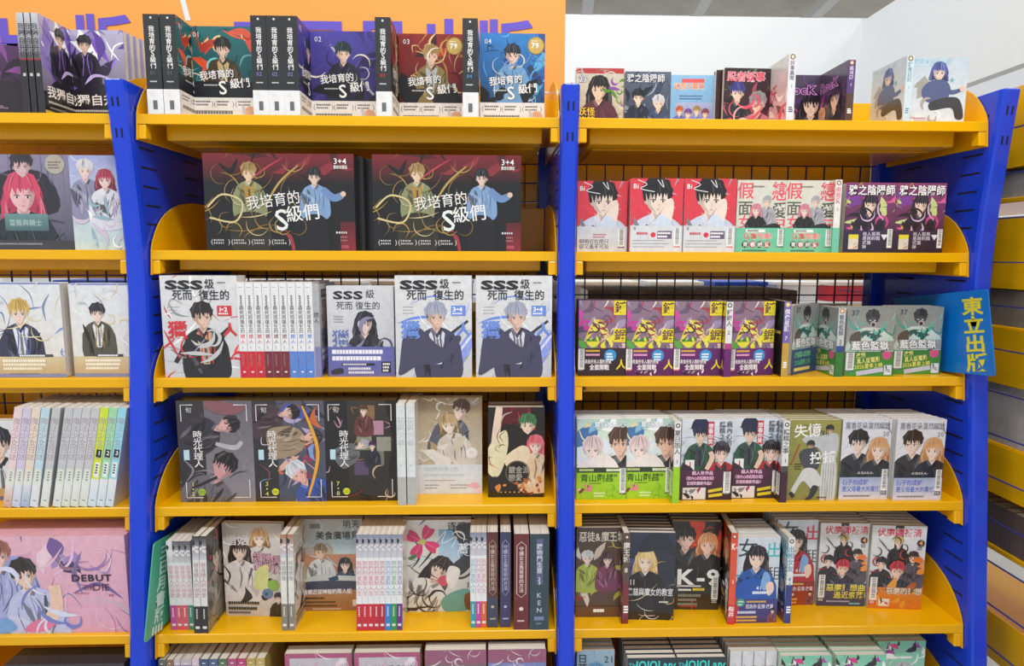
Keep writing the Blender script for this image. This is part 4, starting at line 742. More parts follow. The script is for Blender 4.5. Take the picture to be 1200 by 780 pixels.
# right bay, fifth row
def wolf(a): a.R(0, 0, 1, 1, '#4a3a34', '#5c4438'); a.shards(14, ['#c8b8a8', '#8a2c34', '#d8d0c4', '#5a3c34', '#b8a83a'], (0, .15, 1, .8), .25, 5, .35); a.FIG(.25, .34, .13, '#d4d4d6', '#a8b84a', seed=3); a.FIG(.7, .36, .12, '#4a2c3a', '#7a3a5a', seed=5, long=1.6); a.T('惡徒&魔王城', .05, .04, .12, '#d8d0c0', sx=.72, out='#3a2c28'); a.R(.0, .88, 1, 1, '#6a4a3a'); a.L(.4, .91, .25, 1, '#ffffff', .035)
design('wolf', wolf, None, None, .0145, cover='#4a3a34', spine=icon_spine('魔王城', '#f0e8e0', '#7a2c34', '#5a3a1a', '8'), spc='#5c4a44')
def witch(a):
    a.R(0, 0, 1, 1, '#32364f', '#23242c'); a.R(0, .3, .55, .6, '#4a5296', '#3a3f72'); a.FIG(.4, .33, .19, '#e0c48a', '#23232a', '#f0d4c4', seed=4, long=1.6, dark='#c4a05c'); a.S([(.25, .2), (.5, .0), (.85, .05), (1, .25), (.7, .2), (.4, .22)], '#272b3a'); a.swirls(10, ['#e8d8a8', '#c9a85a', '#ffffff'], (.3, .3, 1, 1), .015, 3, .45); a.shards(4, ['#1c1c22'], (.3, .65, 1, .95), .3, 6, .6)
    a.T('11', .07, .52, .09, '#f0f0f4', bold=0); a.T('黑貓與魔女的教室', .04, .63, .095, '#e4e4e8', sx=.66, out='#2a2c3a'); a.L(.7, .78, .2, 1, '#d8d8dc', .018)
design('witch', witch, None, None, .0145, cover='#2c2f42', spine=icon_spine('魔女教室', '#f0f0f0'), spc='#c8ccd4')
def k9(a):
    a.R(0, 0, 1, 1, '#2c2a2c', '#3a302e'); a.shards(7, ['#d8422a', '#b8341f'], (.4, 0, 1, .4), .3, 3, .5); a.FIG(.27, .2, .2, '#26222a', '#2e2e34', '#e8c0b0', seed=3, turn=.4); a.FIG(.72, .26, .19, '#d89a6a', '#241f20', '#f2ccb8', seed=6, long=1.5, dark='#b06a3c'); a.T('K-9', .1, .5, .24, '#f4f4f4', bold=.03, sx=1.15, out='#2c2a2c'); a.R(.12, .72, .62, .735, '#e4e4e4'); a.L(.15, .76, .3, 1, '#ffffff', .022); a.L(.45, .75, .22, 1, '#e8d03a', .03); a.L(.15, .82, .5, 3, '#8a8a84', .03, .05); a.L(.2, .95, .4, 1, '#b83a3a', .02); a.E(.87, .68, .06, '#f0ccb8'); a.BAR(.84, .62, .13, .26, '#1c1c1e')
design('k9', k9, None, None, .015, cover='#2c2a2c', spine=lambda a: (a.E(.5, .04, .36, '#8a3a1a'), a.E(.5, .04, .2, '#f4e8d8'), a.T('K-9', .12, .1, .09, '#ffffff', sx=.62, bold=.03), sp_t(a, '1', .5, .06, '#f4f0e8'), a.R(0, .78, 1, 1, '#d8323a'), sp_t(a, '桜井', .8, .06, '#ffffff')), spc='#e0563a')
def rent(bl):
    def f(a):
        a.R(0, 0, 1, 1, '#d2dce6', '#cfd6de'); a.T('女', .05, .02, .22, '#3c4250'); a.T('出', .68, .06, .19, '#4ab8c8' if bl else '#d83a5a', bold=.03); a.T('だ', .0, .38, .22, '#3aa8d0' if bl else '#b83a4a'); a.T('租', .72, .34, .17, '#2c3038', bold=.0); a.FIG(.48, .25, .22, '#241f2a', '#2456a8' if bl else '#b02a3a', '#f2d4c4', long=2.0, seed=4); a.S([(.1, .55), (.35, .48), (.7, .5), (.85, .65), (.85, .8), (.05, .8)], '#2358b4' if bl else '#b8283c'); a.S([(.68, .4), (.82, .48), (.7, .62), (.6, .55)], '#7fb0e4'); a.S([(.72, .55), (.86, .52), (.9, .62), (.78, .68)], '#f0d0bf'); a.T('41', .5, .56, .06, '#f4f4f4'); a.L(.42, .63, .4, 1, '#e8eef8', .03)
        a.R(0, .72, 1, 1, '#3a3f86' if bl else '#8a2c2c', '#4a2f72' if bl else '#a8402c'); a.P([(0, .7), (.14, .72), (.1, 1), (0, 1)], '#c8283c'); a.E(.16, .76, .1, '#3a9a8a'); a.L(.1, .74, .12, 2, '#d8f0d8', .018, .035); a.L(.3, .74, .5, 1, '#e8b84a', .02); a.T('因為你·愛情·改變', .28, .78, .055, '#e8e4f4', sx=.75); a.L(.1, .86, .5, 1, '#d0d4f0', .03); a.L(.08, .92, .6, 2, '#f0b84a', .022, .04); a.FIG(.9, .86, .05, '#2a2430', '#8a4a5a', seed=2)
    return f
design('rentb', rent(True), None, None, .0145, cover='#d2dce6', spine=icon_spine('出租女友', '#3a98b8', '#2c3c88', '#2a2a2a', '41'), spc='#e8eaec'); design('rentr', rent(False), None, None, .0145, cover='#d2dce6')
def demon(orange):
    def f(a):
        a.R(0, 0, 1, 1, '#dfe2e6', '#d8d6d6'); a.R(.42, 0, .58, .3, '#2a2a2e'); a.T('伏魔師祓清', .09, .03, .105, '#d02a4a', sx=.95, bold=.03, out='#f4f0f0'); a.FIG(.5, .2, .09, '#c8b070', '#26262c', seed=5); a.FIG(.2, .46, .1, '#2a2428', '#2c2c32', seed=2); a.FIG(.78, .38, .1, '#3a2c30', '#5a5460', seed=6, long=1.8); a.swirls(12, ['#1f1f24', '#5a5a62', '#b83a3a'], (.05, .15, .95, .6), .025, 8, .35); a.shards(5, ['#e8782a', '#f0963a'], (.82, .38, .98, .55), .12, 2, .6)
        a.FIG(.5, .54, .14, '#b8283c', '#33354a', '#f0cdb8', seed=9, dark='#8a1c2c'); a.E(.9, .2, .07, '#3a2a2c'); a.T('4', .865, .155, .08, '#e8a86a', bold=.03); a.L(.84, .25, .1, 2, '#55555c', .01, .02)
        if orange: a.R(0, .74, 1, 1, '#d8862a', '#e0762a'); a.shards(10, ['#e8a03a', '#f0b84a', '#b85a1c', '#cfc6b8'], (.1, .7, 1, .98), .2, 4, .5); a.T('惡魔的狂想', .32, .74, .085, '#e8e0cc', bold=.03, out='#5a4a3a', sx=.95); a.R(.2, .88, .4, .97, '#e8e4dc'); a.shards(4, ['#2c2c30', '#c83a3a'], (.22, .89, .4, .96), .06, 3)
        else: a.R(0, .72, 1, 1, '#4a4c6c', '#3c3e5e'); a.T('惡魔狂想曲', .18, .73, .09, '#f0e45a', sx=1.0, bold=.03, out='#2a2c40'); a.T('過近奈落市!', .34, .82, .09, '#f0e45a', sx=.95, bold=.03, out='#2a2c40'); a.L(.2, .935, .6, 1, '#b8bad0', .016); a.L(.68, .96, .25, 1, '#7ad0d8', .018)
        a.BAR(.02, .62, .13, .28, '#c83a34' if orange else '#3a3a4a')
    return f
design('demonb', demon(False), None, None, .0145, cover='#dfe0e2'); design('demono', demon(True), None, None, .0145, cover='#dfe0e2')

# sixth row and the boxes of the left-hand bay
def debut(a):
    a.R(0, 0, 1, 1, '#e9b8cc', '#e4aac4'); a.shards(9, ['#d8b4d8', '#f2d4e4', '#dca8c8'], (0, .05, .6, 1), .16, 4, .4); a.shards(7, ['#5a4a7a', '#7a60a0', '#4a3c64', '#a890c4'], (.5, .1, .66, .4), .09, 3, .7); a.S([(-.05, .3), (.2, .2), (.36, .32), (.42, 1), (-.05, 1)], '#a0a8e0'); a.FIG(.14, .2, .08, '#a86a5c', '#aab0e2', '#f0c4c0', seed=3); a.FIG(.3, .4, .09, '#332e30', '#c4c8ee', '#f2cdb8', seed=6, lie=-.2); a.K([(.5, .5), (.5, .75), (.4, .92)], .09, '#f0cbb8', .1); a.S([(.27, .97), (.36, .86), (.5, .88), (.4, .98)], '#e87aa8'); a.S([(.06, .88), (.16, .84), (.22, .95), (.1, 1)], '#7aa8e0'); a.swirls(10, ['#c86a9c', '#f8e0ee', '#9a7ac0'], (.5, .1, 1, 1), .008, 4, .35); a.swirls(8, ['#7a86d0', '#dfe2fa'], (.05, .35, .6, .95), .03, 6, .25)
    a.T('DEBUT', .62, .38, .095, '#2c2040', sx=1.2, bold=.03); a.T('OR', .7, .5, .065, '#7a3a5a', bold=0); a.T('DIE', .76, .475, .1, '#5a2038', sx=1.1, bold=0); a.L(.64, .58, .12, 1, '#a85a80', .012); a.L(.87, .6, .04, 1, '#a85a80', .02)
design('debut', debut, None, None, .09, box=True, cover='#e6b4ca', name='boxed_set', cat='boxed set')
design('darkbox', lambda a: (a.R(0, 0, 1, 1, '#33323c', '#2a2932'), a.R(.62, .08, .78, .2, '#c4dce4')), None, .18, .06, box=True, cover='#34333d', name='boxed_set', cat='boxed set')
def pinkframe(a): a.R(0, 0, 1, 1, '#b0567e', '#a84a76'); a.R(.07, .06, .93, .96, '#c9c4ce', '#a8a4b4'); a.swirls(12, ['#e8c8d8', '#d88ab0', '#ffffff'], (0, 0, 1, .25), .02, 3, .3); a.T('伯爵與光', .28, .16, .13, '#26222c', out='#efeaf0', bold=.02); a.E(.86, .1, .05, '#efe4ec'); a.E(.8, .14, .04, '#f0d4e0'); a.FIG(.5, .6, .16, '#8a8a98', '#5a5a6a', seed=3)
design('pinkframe', pinkframe, None, .19, .03, 'L', cover='#a8a294', name='novel')
def ghost(sky):
    def f(a): a.R(0, 0, 1, 1, '#5a7ac8' if sky else '#8a6a78', '#c8b8a0' if sky else '#5a5860'); a.R(0, 0, 1, .16, '#9a5a7a'); a.swirls(10, ['#e8e4e8', '#c8a8b8'], (.1, .02, .8, .2), .02, 3, .25); a.S([(.25, .45), (.5, .3), (.78, .45), (.8, 1), (.2, 1)], '#b8bac4' if sky else '#9c9ca0'); a.swirls(8, ['#dfe0e6', '#8a8a94'], (.3, .35, .7, .8), .03, 5, .3); a.T('世界', .6, .22, .1, '#e8e4dc') if sky else a.T('100億光年', .05, .33, .09, '#d4d0d4')
    return f
design('ghost0', ghost(False), None, .2, .03, 'L', cover='#7a6a74', name='novel'); design('ghost1', ghost(True), None, .2, .03, 'L', cover='#7a84a0', name='novel')
def plain_sp(c, c2):
    def f(a): a.R(0, .08, 1, .3, c2); a.L(.3, .05, .3, 1, '#f0f0f0', .012); sp_t(a, '異世界食堂', .34, .07, '#f0f0f0')
    return f
BASE = [('#5a6a5c', '#3a4a3c'), ('#8a6a58', '#a8846c'), ('#c8c0c8', '#6a4aa0'), ('#c4bcc6', '#6a4aa0'), ('#d8c4d4', '#cbb4cc'), ('#3f5478', '#54698c'), ('#4a628c', '#5c7098'), ('#4f7058', '#648468'), ('#b04a7a', '#c25a8a'), ('#b83a72', '#c85a8a'), ('#b8a05a', '#c8b070'), ('#c0a862', '#cdb67a')]
for i, (c, c2) in enumerate(BASE): design('base%d' % i, lambda a: None, .13, .18, None, 'L', plain_sp(c, c2), cover=c, spc=c, name='novel')
design('hero', lambda a: (a.R(0, 0, 1, 1, '#9ab8cc', '#7a98b8'), a.FIG(.5, .35, .25, '#5a9ac0', '#3a4a5c', '#e0b090', seed=3), a.T('日蓮', .02, .05, .13, '#1c2430', vert=True), a.T('21', .72, .06, .13, '#1c2430', bold=0)), None, .175, .0145, cover='#9ab0bc')
design('lands', lambda a: (a.R(0, 0, 1, 1, '#1c3444', '#14242f'), a.T('The', .03, .06, .07, '#2ad0d0', bold=.02), a.T('JOJOLands', .18, .02, .15, '#2fe0d8', sx=.82, bold=.03), a.FIG(.5, .5, .2, '#c8a05a', '#5a2a5a', seed=2)), None, .175, .0145, cover='#1c3444', spine=icon_spine('大地', '#f0f0f0'), spc='#4a3a6a')
design('kids', lambda a: (a.R(0, 0, 1, 1, '#dfe2e8'), [a.FIG(.3+.22*i, .3, .1, h, '#3a3c44', seed=i) for i, h in enumerate(('#2a2628', '#a83a4a', '#d8c86a'))], [a.K([(.25*i, 0), (.25*i, .9)], .01, '#2a2c34') for i in range(1, 4)]), None, .175, .0145, cover='#d8dbe0')
design('mint', lambda a: (a.R(0, 0, 1, 1, '#7fd0b4', '#b8e0cc'), a.shards(12, ['#d83a8a', '#2a2a34', '#e8d84a', '#ffffff', '#b83aa8'], (0, .03, 1, .3), .15, 3, .5), a.FIG(.55, .5, .2, '#b8bcc4', '#5a4a5c', seed=4), a.L(.3, .22, .5, 1, '#ffffff', .03)), None, .175, .0145, cover='#a8d8c4')

# ------------------------------------------------------------------ sign board, divider plates
sg = empty('sign_board', (-.6, .40, 1.9)); tag(sg, 'long orange header board with purple lettering above the left shelves', 'sign')
sp_ = at(662.5, 8, .405)
MB().box(-1.15, sp_.x+.6, 0, .012, .012, .345).obj('board', M['orange'], sg)
MB().box(-1.15, sp_.x+.6, -.0012, -.0004, .098, .1012).obj('seam', M['wall'], sg)
def letters(parent, txt, spots, z, em, m, depth=.0015, y=-.0005, sx=1):
    for ch, x in zip(txt, spots):
        vs, fs, adv = glyph(ch, .035); n = len(vs)
        V = [(x+a*em*sx, y-depth, z+b*em) for a, b in vs]; me = mesh('letter', V, fs); obj('letter', me, m, parent)
letters(sg, '三日月出版', [-.118, .05, .215, .397, .548], .155, .155, M['purple'])
letters(sg, '出版', [-.745, -.535], .155, .155, M['purple'])

def plate2(name, label, X, corners, col, glyphs, tcol, extra=(), thick=.0012):
    v = [Vector((X, *c)) for c in corners]; z0 = min(a.z for a in v); y0 = v[0].y
    o = empty(name, (X, y0, z0)); tag(o, label, 'divider')
    # round the two front corners a little
    P = [(a.y-y0, a.z-z0) for a in v]
    def rnd(i, r=.008):
        b = Vector(P[i]); a = Vector(P[i-1]); c = Vector(P[(i+1) % 4]); u = (a-b).normalized()*r; w = (c-b).normalized()*r
        return [tuple(b+u), tuple(b+.3*u+.3*w), tuple(b+w)]
    pts = [P[0]]+rnd(1)+rnd(2)+[P[3]]
    s = -1 if X > 0 else 1
    p = obj('plate', MB().prism(pts, -thick, thick).mesh('plate'), mat(name+'_plastic', lin(col), .3, noise=.02), o)
    tm = mat(name+'_ink', lin(tcol), .5)
    for ch, quad in glyphs:                              # quad: picture corners TL TR BR BL of the character cell
        w = [atX(*c, X) for c in quad]; vs, fs, adv = glyph(ch, .03); V = []
        for a, b in vs:
            t = 1-(b+.1)/.96; tp = w[0].lerp(w[1], a); bt = w[3].lerp(w[2], a); r = tp.lerp(bt, t); V.append((s*(thick+.0003), r.y-y0, r.z-z0))
        obj('letter', mesh('letter', V, fs), tm, p)
    for quad in extra:
        w = [atX(*c, X) for c in quad]; obj('mark', mesh('mark', [(s*(thick+.0003), a.y-y0, a.z-z0) for a in w], [(0, 1, 2, 3)]), tm, p)
    return o
plate2('divider_plate', 'bright blue plastic divider with yellow vertical lettering, sticking out at the right panel', 1.058, ((.237, 1.441), (-.086, 1.484), (-.129, 1.301), (.05, 1.2815)), '#0a78d8',
       [(c, ((1127+1.8*i, 349+22*i), (1152+1.8*i, 347+22*i), (1153.5+1.8*i, 368+22*i), (1128.5+1.8*i, 369.5+22*i))) for i, c in enumerate('東立出版')], '#e8e03a')
plate2('divider_plate', 'mint green plastic divider with white vertical lettering beside the lowest left spines', -.744, ((.15, .895), (-.083, .926), (-.144, .731), (.05, .7165)), '#4fae8e',
       [(c, ((187-1.6*i, 640+18.5*i), (198.5-1.6*i, 633.5+18.5*i), (197.5-1.6*i, 650+18.5*i), (186-1.6*i, 657+18.5*i))) for i, c in enumerate('三日月書版')], '#d4ece4',
       [((178+3.4*i, 735-2.2*i), (180+3.4*i, 734-2.2*i), (179+3.4*i, 744-2.2*i), (177+3.4*i, 745-2.2*i)) for i in range(4)])
t0 = at(211, 0, .399)-Vector((-.6, .40, 1.9)); t1 = at(220, 24, .399)-Vector((-.6, .40, 1.9))
obj('tape', mesh('tape', [(t0.x-.004, -.001, t0.z+.02), (t0.x+.01, -.001, t0.z+.02), (t1.x+.008, -.001, t1.z), (t1.x-.006, -.001, t1.z)], [(0, 3, 2, 1)]), M['wall'], sg)

# ------------------------------------------------------------------ placing everything, row by row
G1 = 'thick novels on the top left shelf'
# row 1, bay on the far left
face('solo2', 'dark purple novel cut by the picture edge on the top shelf', 0, -58, 22, 50, .03, .35)
for i in range(3):
    spine_out('solo', ('leftmost', 'middle', 'rightmost')[i]+' of three thin grey and black spines, top shelf far left', 0, 27+8*i, 35.5+8*i, 15, .002, 'thin grey spines far left')
face('solo', 'novel with violet lightning cover facing out, top shelf far left', 0, 63, 152, 35, .1, 0, behind=3, blabel='copy behind the violet lightning novel on the top shelf, only its edge showing', shift=.004)
# row 1, left bay
for k, (n, xl, xr, yt) in enumerate(((1, 172, 192, 19), (1, 191, 212, 19), (2, 296, 316, 20), (2, 314.5, 334, 20), (2, 332.5, 352, 20), (3, 440.5, 459.5, 23), (4, 542, 560.5, 25))):
    lab = ('outermost dark spine with white band, first on the top left shelf', 'dark spine with white band touching the teal novel', 'first of three dark spines with violet 02 between the teal and blue novels', 'middle of three dark spines with violet 02 on the top shelf', 'last of three dark spines with violet 02, touching the blue novel', 'single dark spine with red 03 left of the maroon novel', 'single dark spine with blue 04 left of the sky blue novel')[k]
    spine_out('S%d' % n, lab, 0, xl, xr, yt, .003, G1)
for n, xl, xr, yt, dy, lab in ((1, 224, 300, 33, .07, 'teal novel with a red fan on the cover facing out, top left shelf'), (2, 365, 441, 46, .09, 'violet blue novel with white title facing out, top left shelf'), (3, 468, 543, 49, .1, 'maroon novel with gold round sticker facing out, top left shelf'), (4, 561, 640, 51, .09, 'sky blue novel with gold round sticker, last on the top left shelf')):
    face('S%d' % n, lab, 0, xl, xr, yt, dy, group=G1)
# row 1, right bay
face('r1', 'comic with red top strip and black-haired figure numbered 23, top right shelf', 0, 675, 731, 80, .1, .0)
face('r2', 'slate blue comic with white title beside the one numbered 23, top right shelf', 0, 732, 786, 84, .12)
face('r3', 'light blue comic with orange title on the top right shelf', 0, 785.5, 838, 88, .12, -.02)
face('r4', 'dark comic with jagged red title on the top right shelf', 0, 848, 906, 80, .09, .03, behind=1, shift=-.012, blabel='copy behind the red-titled dark comic, its white edge showing')
spine_out('r5', 'comic turned sideways with pale spine and pink cover, right of the red-titled one', 0, 922.5, 931, 63, .004)
face('rock', 'dark comic with purple rock lettering facing out, half hidden by sideways copies', 0, 925, 966, 88, .12)
spine_out('rock', 'purple-spined comic with rock lettering turned sideways on the top right shelf', 0, 992, 1000, 63, .004)
spine_out('girl', 'pale blue comic turned sideways beside the seated blue-haired figure cover', 0, 1060, 1068, 65, .004)
face('girl', 'pale blue comic with a seated blue-haired figure, last on the top right shelf', 0, 1069, 1130, 64, .012, -.02)

# row 2
face('rose', 'wrapped grey violet boxed set with pink-haired figure, second shelf far left', 1, -30, 84, 181, .02, 0)
face('pale', 'wrapped pale lilac boxed set with a couple, against the left blue panel', 1, 84, 146, 182, .014, 0)
face('sbox', 'left of two black landscape boxed sets with gold chains on the second shelf', 1, 240, 416, 180, .008, 0, 'black landscape boxed sets', behind=3, shift=.0135, blabel='copy of the left black boxed set lined up behind it, only a side edge showing')
face('sbox', 'right of two black landscape boxed sets with gold chains, beside the bare yellow shelf end', 1, 441, 607, 183, .008, 0, 'black landscape boxed sets')
g = 'red-cover comics with a white band'
face('red1', 'red comic with large grey handwriting on its band, against the centre blue panel', 1, 676.5, 735, 212, .035, 0, g, behind=2, blabel='copy behind the red comic at the centre panel, edge showing', shift=.002)
face('red2', 'middle of three red comics with a face and white band', 1, 739, 800, 209, .014, .0, g, behind=2, blabel='copy stacked behind one of the two right red comics', shift=.0)
face('red2', 'rightmost of three red comics, touching the cream and mint ones', 1, 801.5, 862, 209, .014, .0, g, behind=2, blabel='copy stacked behind one of the two right red comics')
g = 'cream comics with a mint band'
face('love', 'left of two cream comics with pink title and mint band', 1, 863, 920, 211, .02, 0, g, behind=2, blabel='copy stacked behind the cream and mint comics')
face('love', 'right of two cream comics with pink title and mint band', 1, 920, 976, 213, .02, 0, g, behind=2, blabel='copy stacked behind the cream and mint comics')
spine_out('love', 'white spine of a cream and mint comic turned sideways on the second right shelf', 1, 975.5, 983.5, 212, .003, g)
g = 'magenta comics with barcode'
face('crow', 'left of two magenta and black comics with white title on the second right shelf', 1, 990, 1048, 214, .012, 0, g, behind=3, blabel='copy stacked behind the magenta and black comics')
face('crow', 'right of two magenta and black comics, nearest the yellow bracket', 1, 1049, 1107, 214, .012, 0, g, behind=3, blabel='copy stacked behind the magenta and black comics')

# row 3
face('nbw1', 'white book with blond figure in dark coat, third shelf far left', 2, -18, 74, 331, .014)
face('nbw2', 'white book with dark-haired figure in cape, against the left blue panel', 2, 84, 153, 332, .02, -.0)
face('sss12', 'large white boxed set with red lettering, first on the third left shelf', 2, 190, 280, 323, .006, -.02)
for i in range(9):
    k = i//3; lab = ('red', 'maroon', 'blue')[k]; pos = ('left', 'middle', 'right')[i % 3]
    spine_out('sssp%d' % k, '%s of three white spines with %s foot on the third shelf' % (pos, lab), 2, 281.3+9.75*i, 290.6+9.75*i, 330.5, .002, 'white novel spines with coloured feet')
spine_out('sssw', 'grey novel with violet band turned sideways beside the white spines', 2, 369, 376, 333, .012, 'grey novels with violet band')
face('sssv', 'grey novel with violet band and long-haired figure facing out, third left shelf', 2, 384, 462, 335, .02, 0, 'grey novels with violet band')
g = 'large pale boxed sets with blue blade'
face('sss34', 'left of two large pale boxed sets with grey-haired man and blue lettering', 2, 463.5, 553, 323, .005, 0, g)
face('sss34', 'right of two large pale boxed sets with grey-haired man, beside the centre panel', 2, 557.5, 647, 322, .005, 0, g)
g = 'yellow and purple comics'
face('saw1', 'first yellow and purple comic with dark band, at the centre blue panel', 2, 678, 733, 352, .02, 0, g, behind=2, blabel='copy behind the first yellow and purple comic')
for i, (xl, xr, w_) in enumerate(((734, 789, 'second'), (790, 845, 'third'), (857, 905, 'fourth'))):
    face('saw2', w_+' yellow and purple comic from the centre panel, magenta band', 2, xl, xr, 353, .02, 0 if i < 2 else .12, g, behind=2, blabel='copy behind one of the magenta-banded yellow comics')
spine_out('saw2', 'white and magenta spine between the third and fourth yellow comics', 2, 849, 856, 353, .003, g)
spine_out('green7', 'comic turned sideways with lilac spine and dark green cover, third right shelf', 2, 916, 923.5, 353, .003)
g = 'grey comics numbered 37'
face('jailb', 'shiny grey comic with blue band leaning beside the lilac spine', 2, 921, 966, 356, .055, .62, g)
face('jail', 'grey comic with green band half hidden behind the shiny blue-banded one', 2, 936, 992, 356, .125, 0, g)
spine_out('jail', 'pale spine numbered 37 turned outward beside the grey comics', 2, 979, 987.5, 353, .003, g)
face('jail', 'left of two grey comics with green band facing out beside the blue divider', 2, 990.5, 1049, 352, .01, 0, g, behind=2, blabel='copy stacked behind the grey green-banded comics')
face('jail', 'right of two grey comics with green band, touching the blue divider', 2, 1047, 1104, 353, .035, 0, g, behind=2, blabel='copy stacked behind the grey green-banded comics')

# row 4
face('nbgirl', 'white book with dark-haired figure cut by the picture edge, fourth shelf far left', 3, -50, 20, 470, .05)
names = ['pink', 'lilac', 'peach', 'pale blue', 'first grey', 'second grey', 'third grey', 'fourth grey', 'fifth grey', 'yellow green numbered 1', 'light green numbered 2', 'sky blue numbered 3']
xs = [(q, q+9.5) for q in (6, 16.4, 26.8, 37.5, 50, 64.5, 74.8, 85.1, 95.4, 105.7, 116, 126.3)]
for i, (xl, xr) in enumerate(xs):
    spine_out('nbsp%d' % i, names[i]+' pastel spine leaning right on the fourth shelf far left', 3, xl-5, xr-5, 476, .004, 'leaning pastel spines', roll=.2)
for i, (xl, xr, lab) in enumerate(((209, 297, 'grey black boxed set marked 1·2, leftmost of three on the fourth shelf'), (297, 381, 'black boxed set marked 3·4 with many colours, middle of three'), (381, 465, 'black boxed set marked 7·8 with brown picture frames, rightmost of three'))):
    face('time%d' % i, lab, 3, xl, xr, 455, .03, 0, 'black boxed sets with white corner marks')
spine_out('whitesp', 'left of two white grey spines beside the black boxed sets', 3, 466, 476, 473, .003, 'white grey spines')
spine_out('whitesp', 'right of two white grey spines, touching the beige novel', 3, 477, 487.5, 473, .003, 'white grey spines')
face('beige', 'beige novel with a couple and pale blue band on the fourth shelf', 3, 490, 565, 466, .07)
face('goldfish', 'dark book with green and pink haired figures and black round title, fourth shelf', 3, 572, 638, 477, .045, 0, behind=1, blabel='copy behind the dark book with green and pink figures')
g = 'comics with a lime band'; bl = 'copy in the pile behind the lime-banded comics'
face('sweet', 'left of two lime-banded comics beside the centre panel', 3, 676, 734, 491, .03, 0, g, 4, blabel=bl)
face('sweet', 'right of two lime-banded comics on the fourth shelf', 3, 730, 788, 491, .033, 0, g, 4, blabel=bl, shift=-.003)
spine_out('sweet', 'white and lime spine beside the lime-banded comics', 3, 787.5, 796.5, 492, .003, g)
g = 'comics with green jacket and cap'; bl = 'copy in the pile behind the green-jacket comics'
face('cap', 'left of two comics with green jacket, cap and figure 1', 3, 798, 858, 491, .022, 0, g, 4, blabel=bl, shift=-.003)
face('cap', 'right of two comics with green jacket, cap and figure 1', 3, 857, 914, 492, .03, 0, g, 4, blabel=bl, shift=-.003)
spine_out('cap', 'white spine between the green-jacket and the olive baseball comics', 3, 914, 922.5, 493, .003, g)
face('ball', 'olive comic with two baseball players on the fourth right shelf', 3, 924, 983, 492, .016, 0, None, 5, blabel='copy in the pile behind the olive baseball comic', shift=-.003)
g = 'pale comics with dark-haired and blond pair'; bl = 'copy in the pile behind the pale pair comics'
face('herb', 'left of two pale comics with dark-haired and blond pair', 3, 985, 1042, 491, .018, 0, g, 5, blabel=bl, shift=-.003)
face('herb', 'right of two pale comics with dark-haired and blond pair, at the yellow bracket', 3, 1048, 1106, 492, .012, 0, g, 5, blabel=bl, shift=-.004)

# row 5
for i in range(4):
    spine_out('ws%d' % i, ('magenta', 'first red', 'second red', 'green')[i]+' footed thin spine beside the mint divider', 4, 200+6.9*i, 206.4+6.9*i, 634, .018, 'thin spines by the mint divider')
for i in range(2):
    spine_out('drose', ('left', 'right')[i]+' of two white spines with black foot on the fifth shelf', 4, 226.5+8.4*i, 234.5+8.4*i, 624, .004, 'white spines with black foot', roll=.03)
face('elope', 'cream novel with pink lettering and long brown hair figure, fifth left shelf', 4, 262, 333, 603, .07, -.05)
for i in range(2): spine_out('elope', ('left', 'right')[i]+' of two grey-footed spines between the cream novel and the restaurant cover', 4, 329.5+8.4*i, 336.5+8.4*i, 632, .01, 'grey-footed spines', roll=.02)
face('cafe', 'novel with two people at a restaurant table and orange brown foot', 4, 350, 426, 598, .09)
for i in range(8):
    spine_out('sp8%d' % i, ('first red', 'second red', 'third red', 'fourth red', 'fifth red', 'blue', 'green', 'purple')[i]+' footed white spine in the row of eight, fifth left shelf', 4, 417.5+6.75*i, 423.8+6.75*i, 619, .006, 'row of white spines with coloured feet', roll=.02)
face('flower', 'novel with large pink dogwood flower on the cover, fifth left shelf', 4, 473, 556, 600, .08)
for i in range(3):
    spine_out('sp8%d' % (8+i), ('teal', 'pink', 'orange')[i]+' footed white spine right of the pink flower novel', 4, 551.5+6.3*i, 557.5+6.3*i, 622, .012, 'white spines right of the flower novel')
for i, (xl, xr, yt, lab, dy) in enumerate(((571, 583.5, 622, 'brown over navy thick spine with framed title', .012), (586, 598.5, 619, 'indigo thick spine with framed title', .012), (602, 619.5, 608, 'wine red thick spine with framed title', .002), (620.5, 643, 618, 'dark teal widest spine at the centre panel', .001))):
    spine_out('orn%d' % i, lab, 4, xl, xr, yt, dy, 'thick spines with framed titles')
bl = 'copy in the pile behind the front comic of the brown fantasy cover'
face('wolf', 'brown fantasy comic at the centre panel, fifth right shelf', 4, 675, 727, 618, .05, 0, None, 5, blabel=bl)
spine_out('wolf', 'dark spine turned outward beside the brown fantasy comic', 4, 729, 736, 628, .02)
face('witch', 'dark comic with blond figure in a wide hat numbered 11', 4, 733, 790, 624, .035, -.05, None, 5, blabel='copy in the pile behind the wide-hat comic')
face('k9', 'black and red comic with large white K-9 lettering', 4, 787, 843, 611, .075, -.04, None, 4, blabel='copy in the pile behind the black and red comic')
spine_out('k9', 'orange spine with K-9 lettering turned outward', 4, 853, 860.5, 629, .012, rz=-.12)
g = 'comics with a figure in a blue or red hoodie'
face('rentb', 'comic with dark-haired figure in a blue hoodie, fifth right shelf', 4, 860.5, 912, 629, .018, 0, g, 5, blabel='copy in the pile behind the blue hoodie comic')
spine_out('rentb', 'white spine with red foot between the blue and red hoodie comics', 4, 919, 927, 627, .014, g)
face('rentr', 'comic with dark-haired figure in a red hoodie, set back behind the blue one', 4, 908, 955, 609, .09, 0, g, 4, blabel='copy in the pile behind the red hoodie comic')
g = 'white comics with a red-haired figure numbered 4'
face('demonb', 'white comic numbered 4 with slate band and yellow words', 4, 959, 1014, 613, .085, -.05, g, 6, blabel='copy in the pile behind the slate-banded white comic')
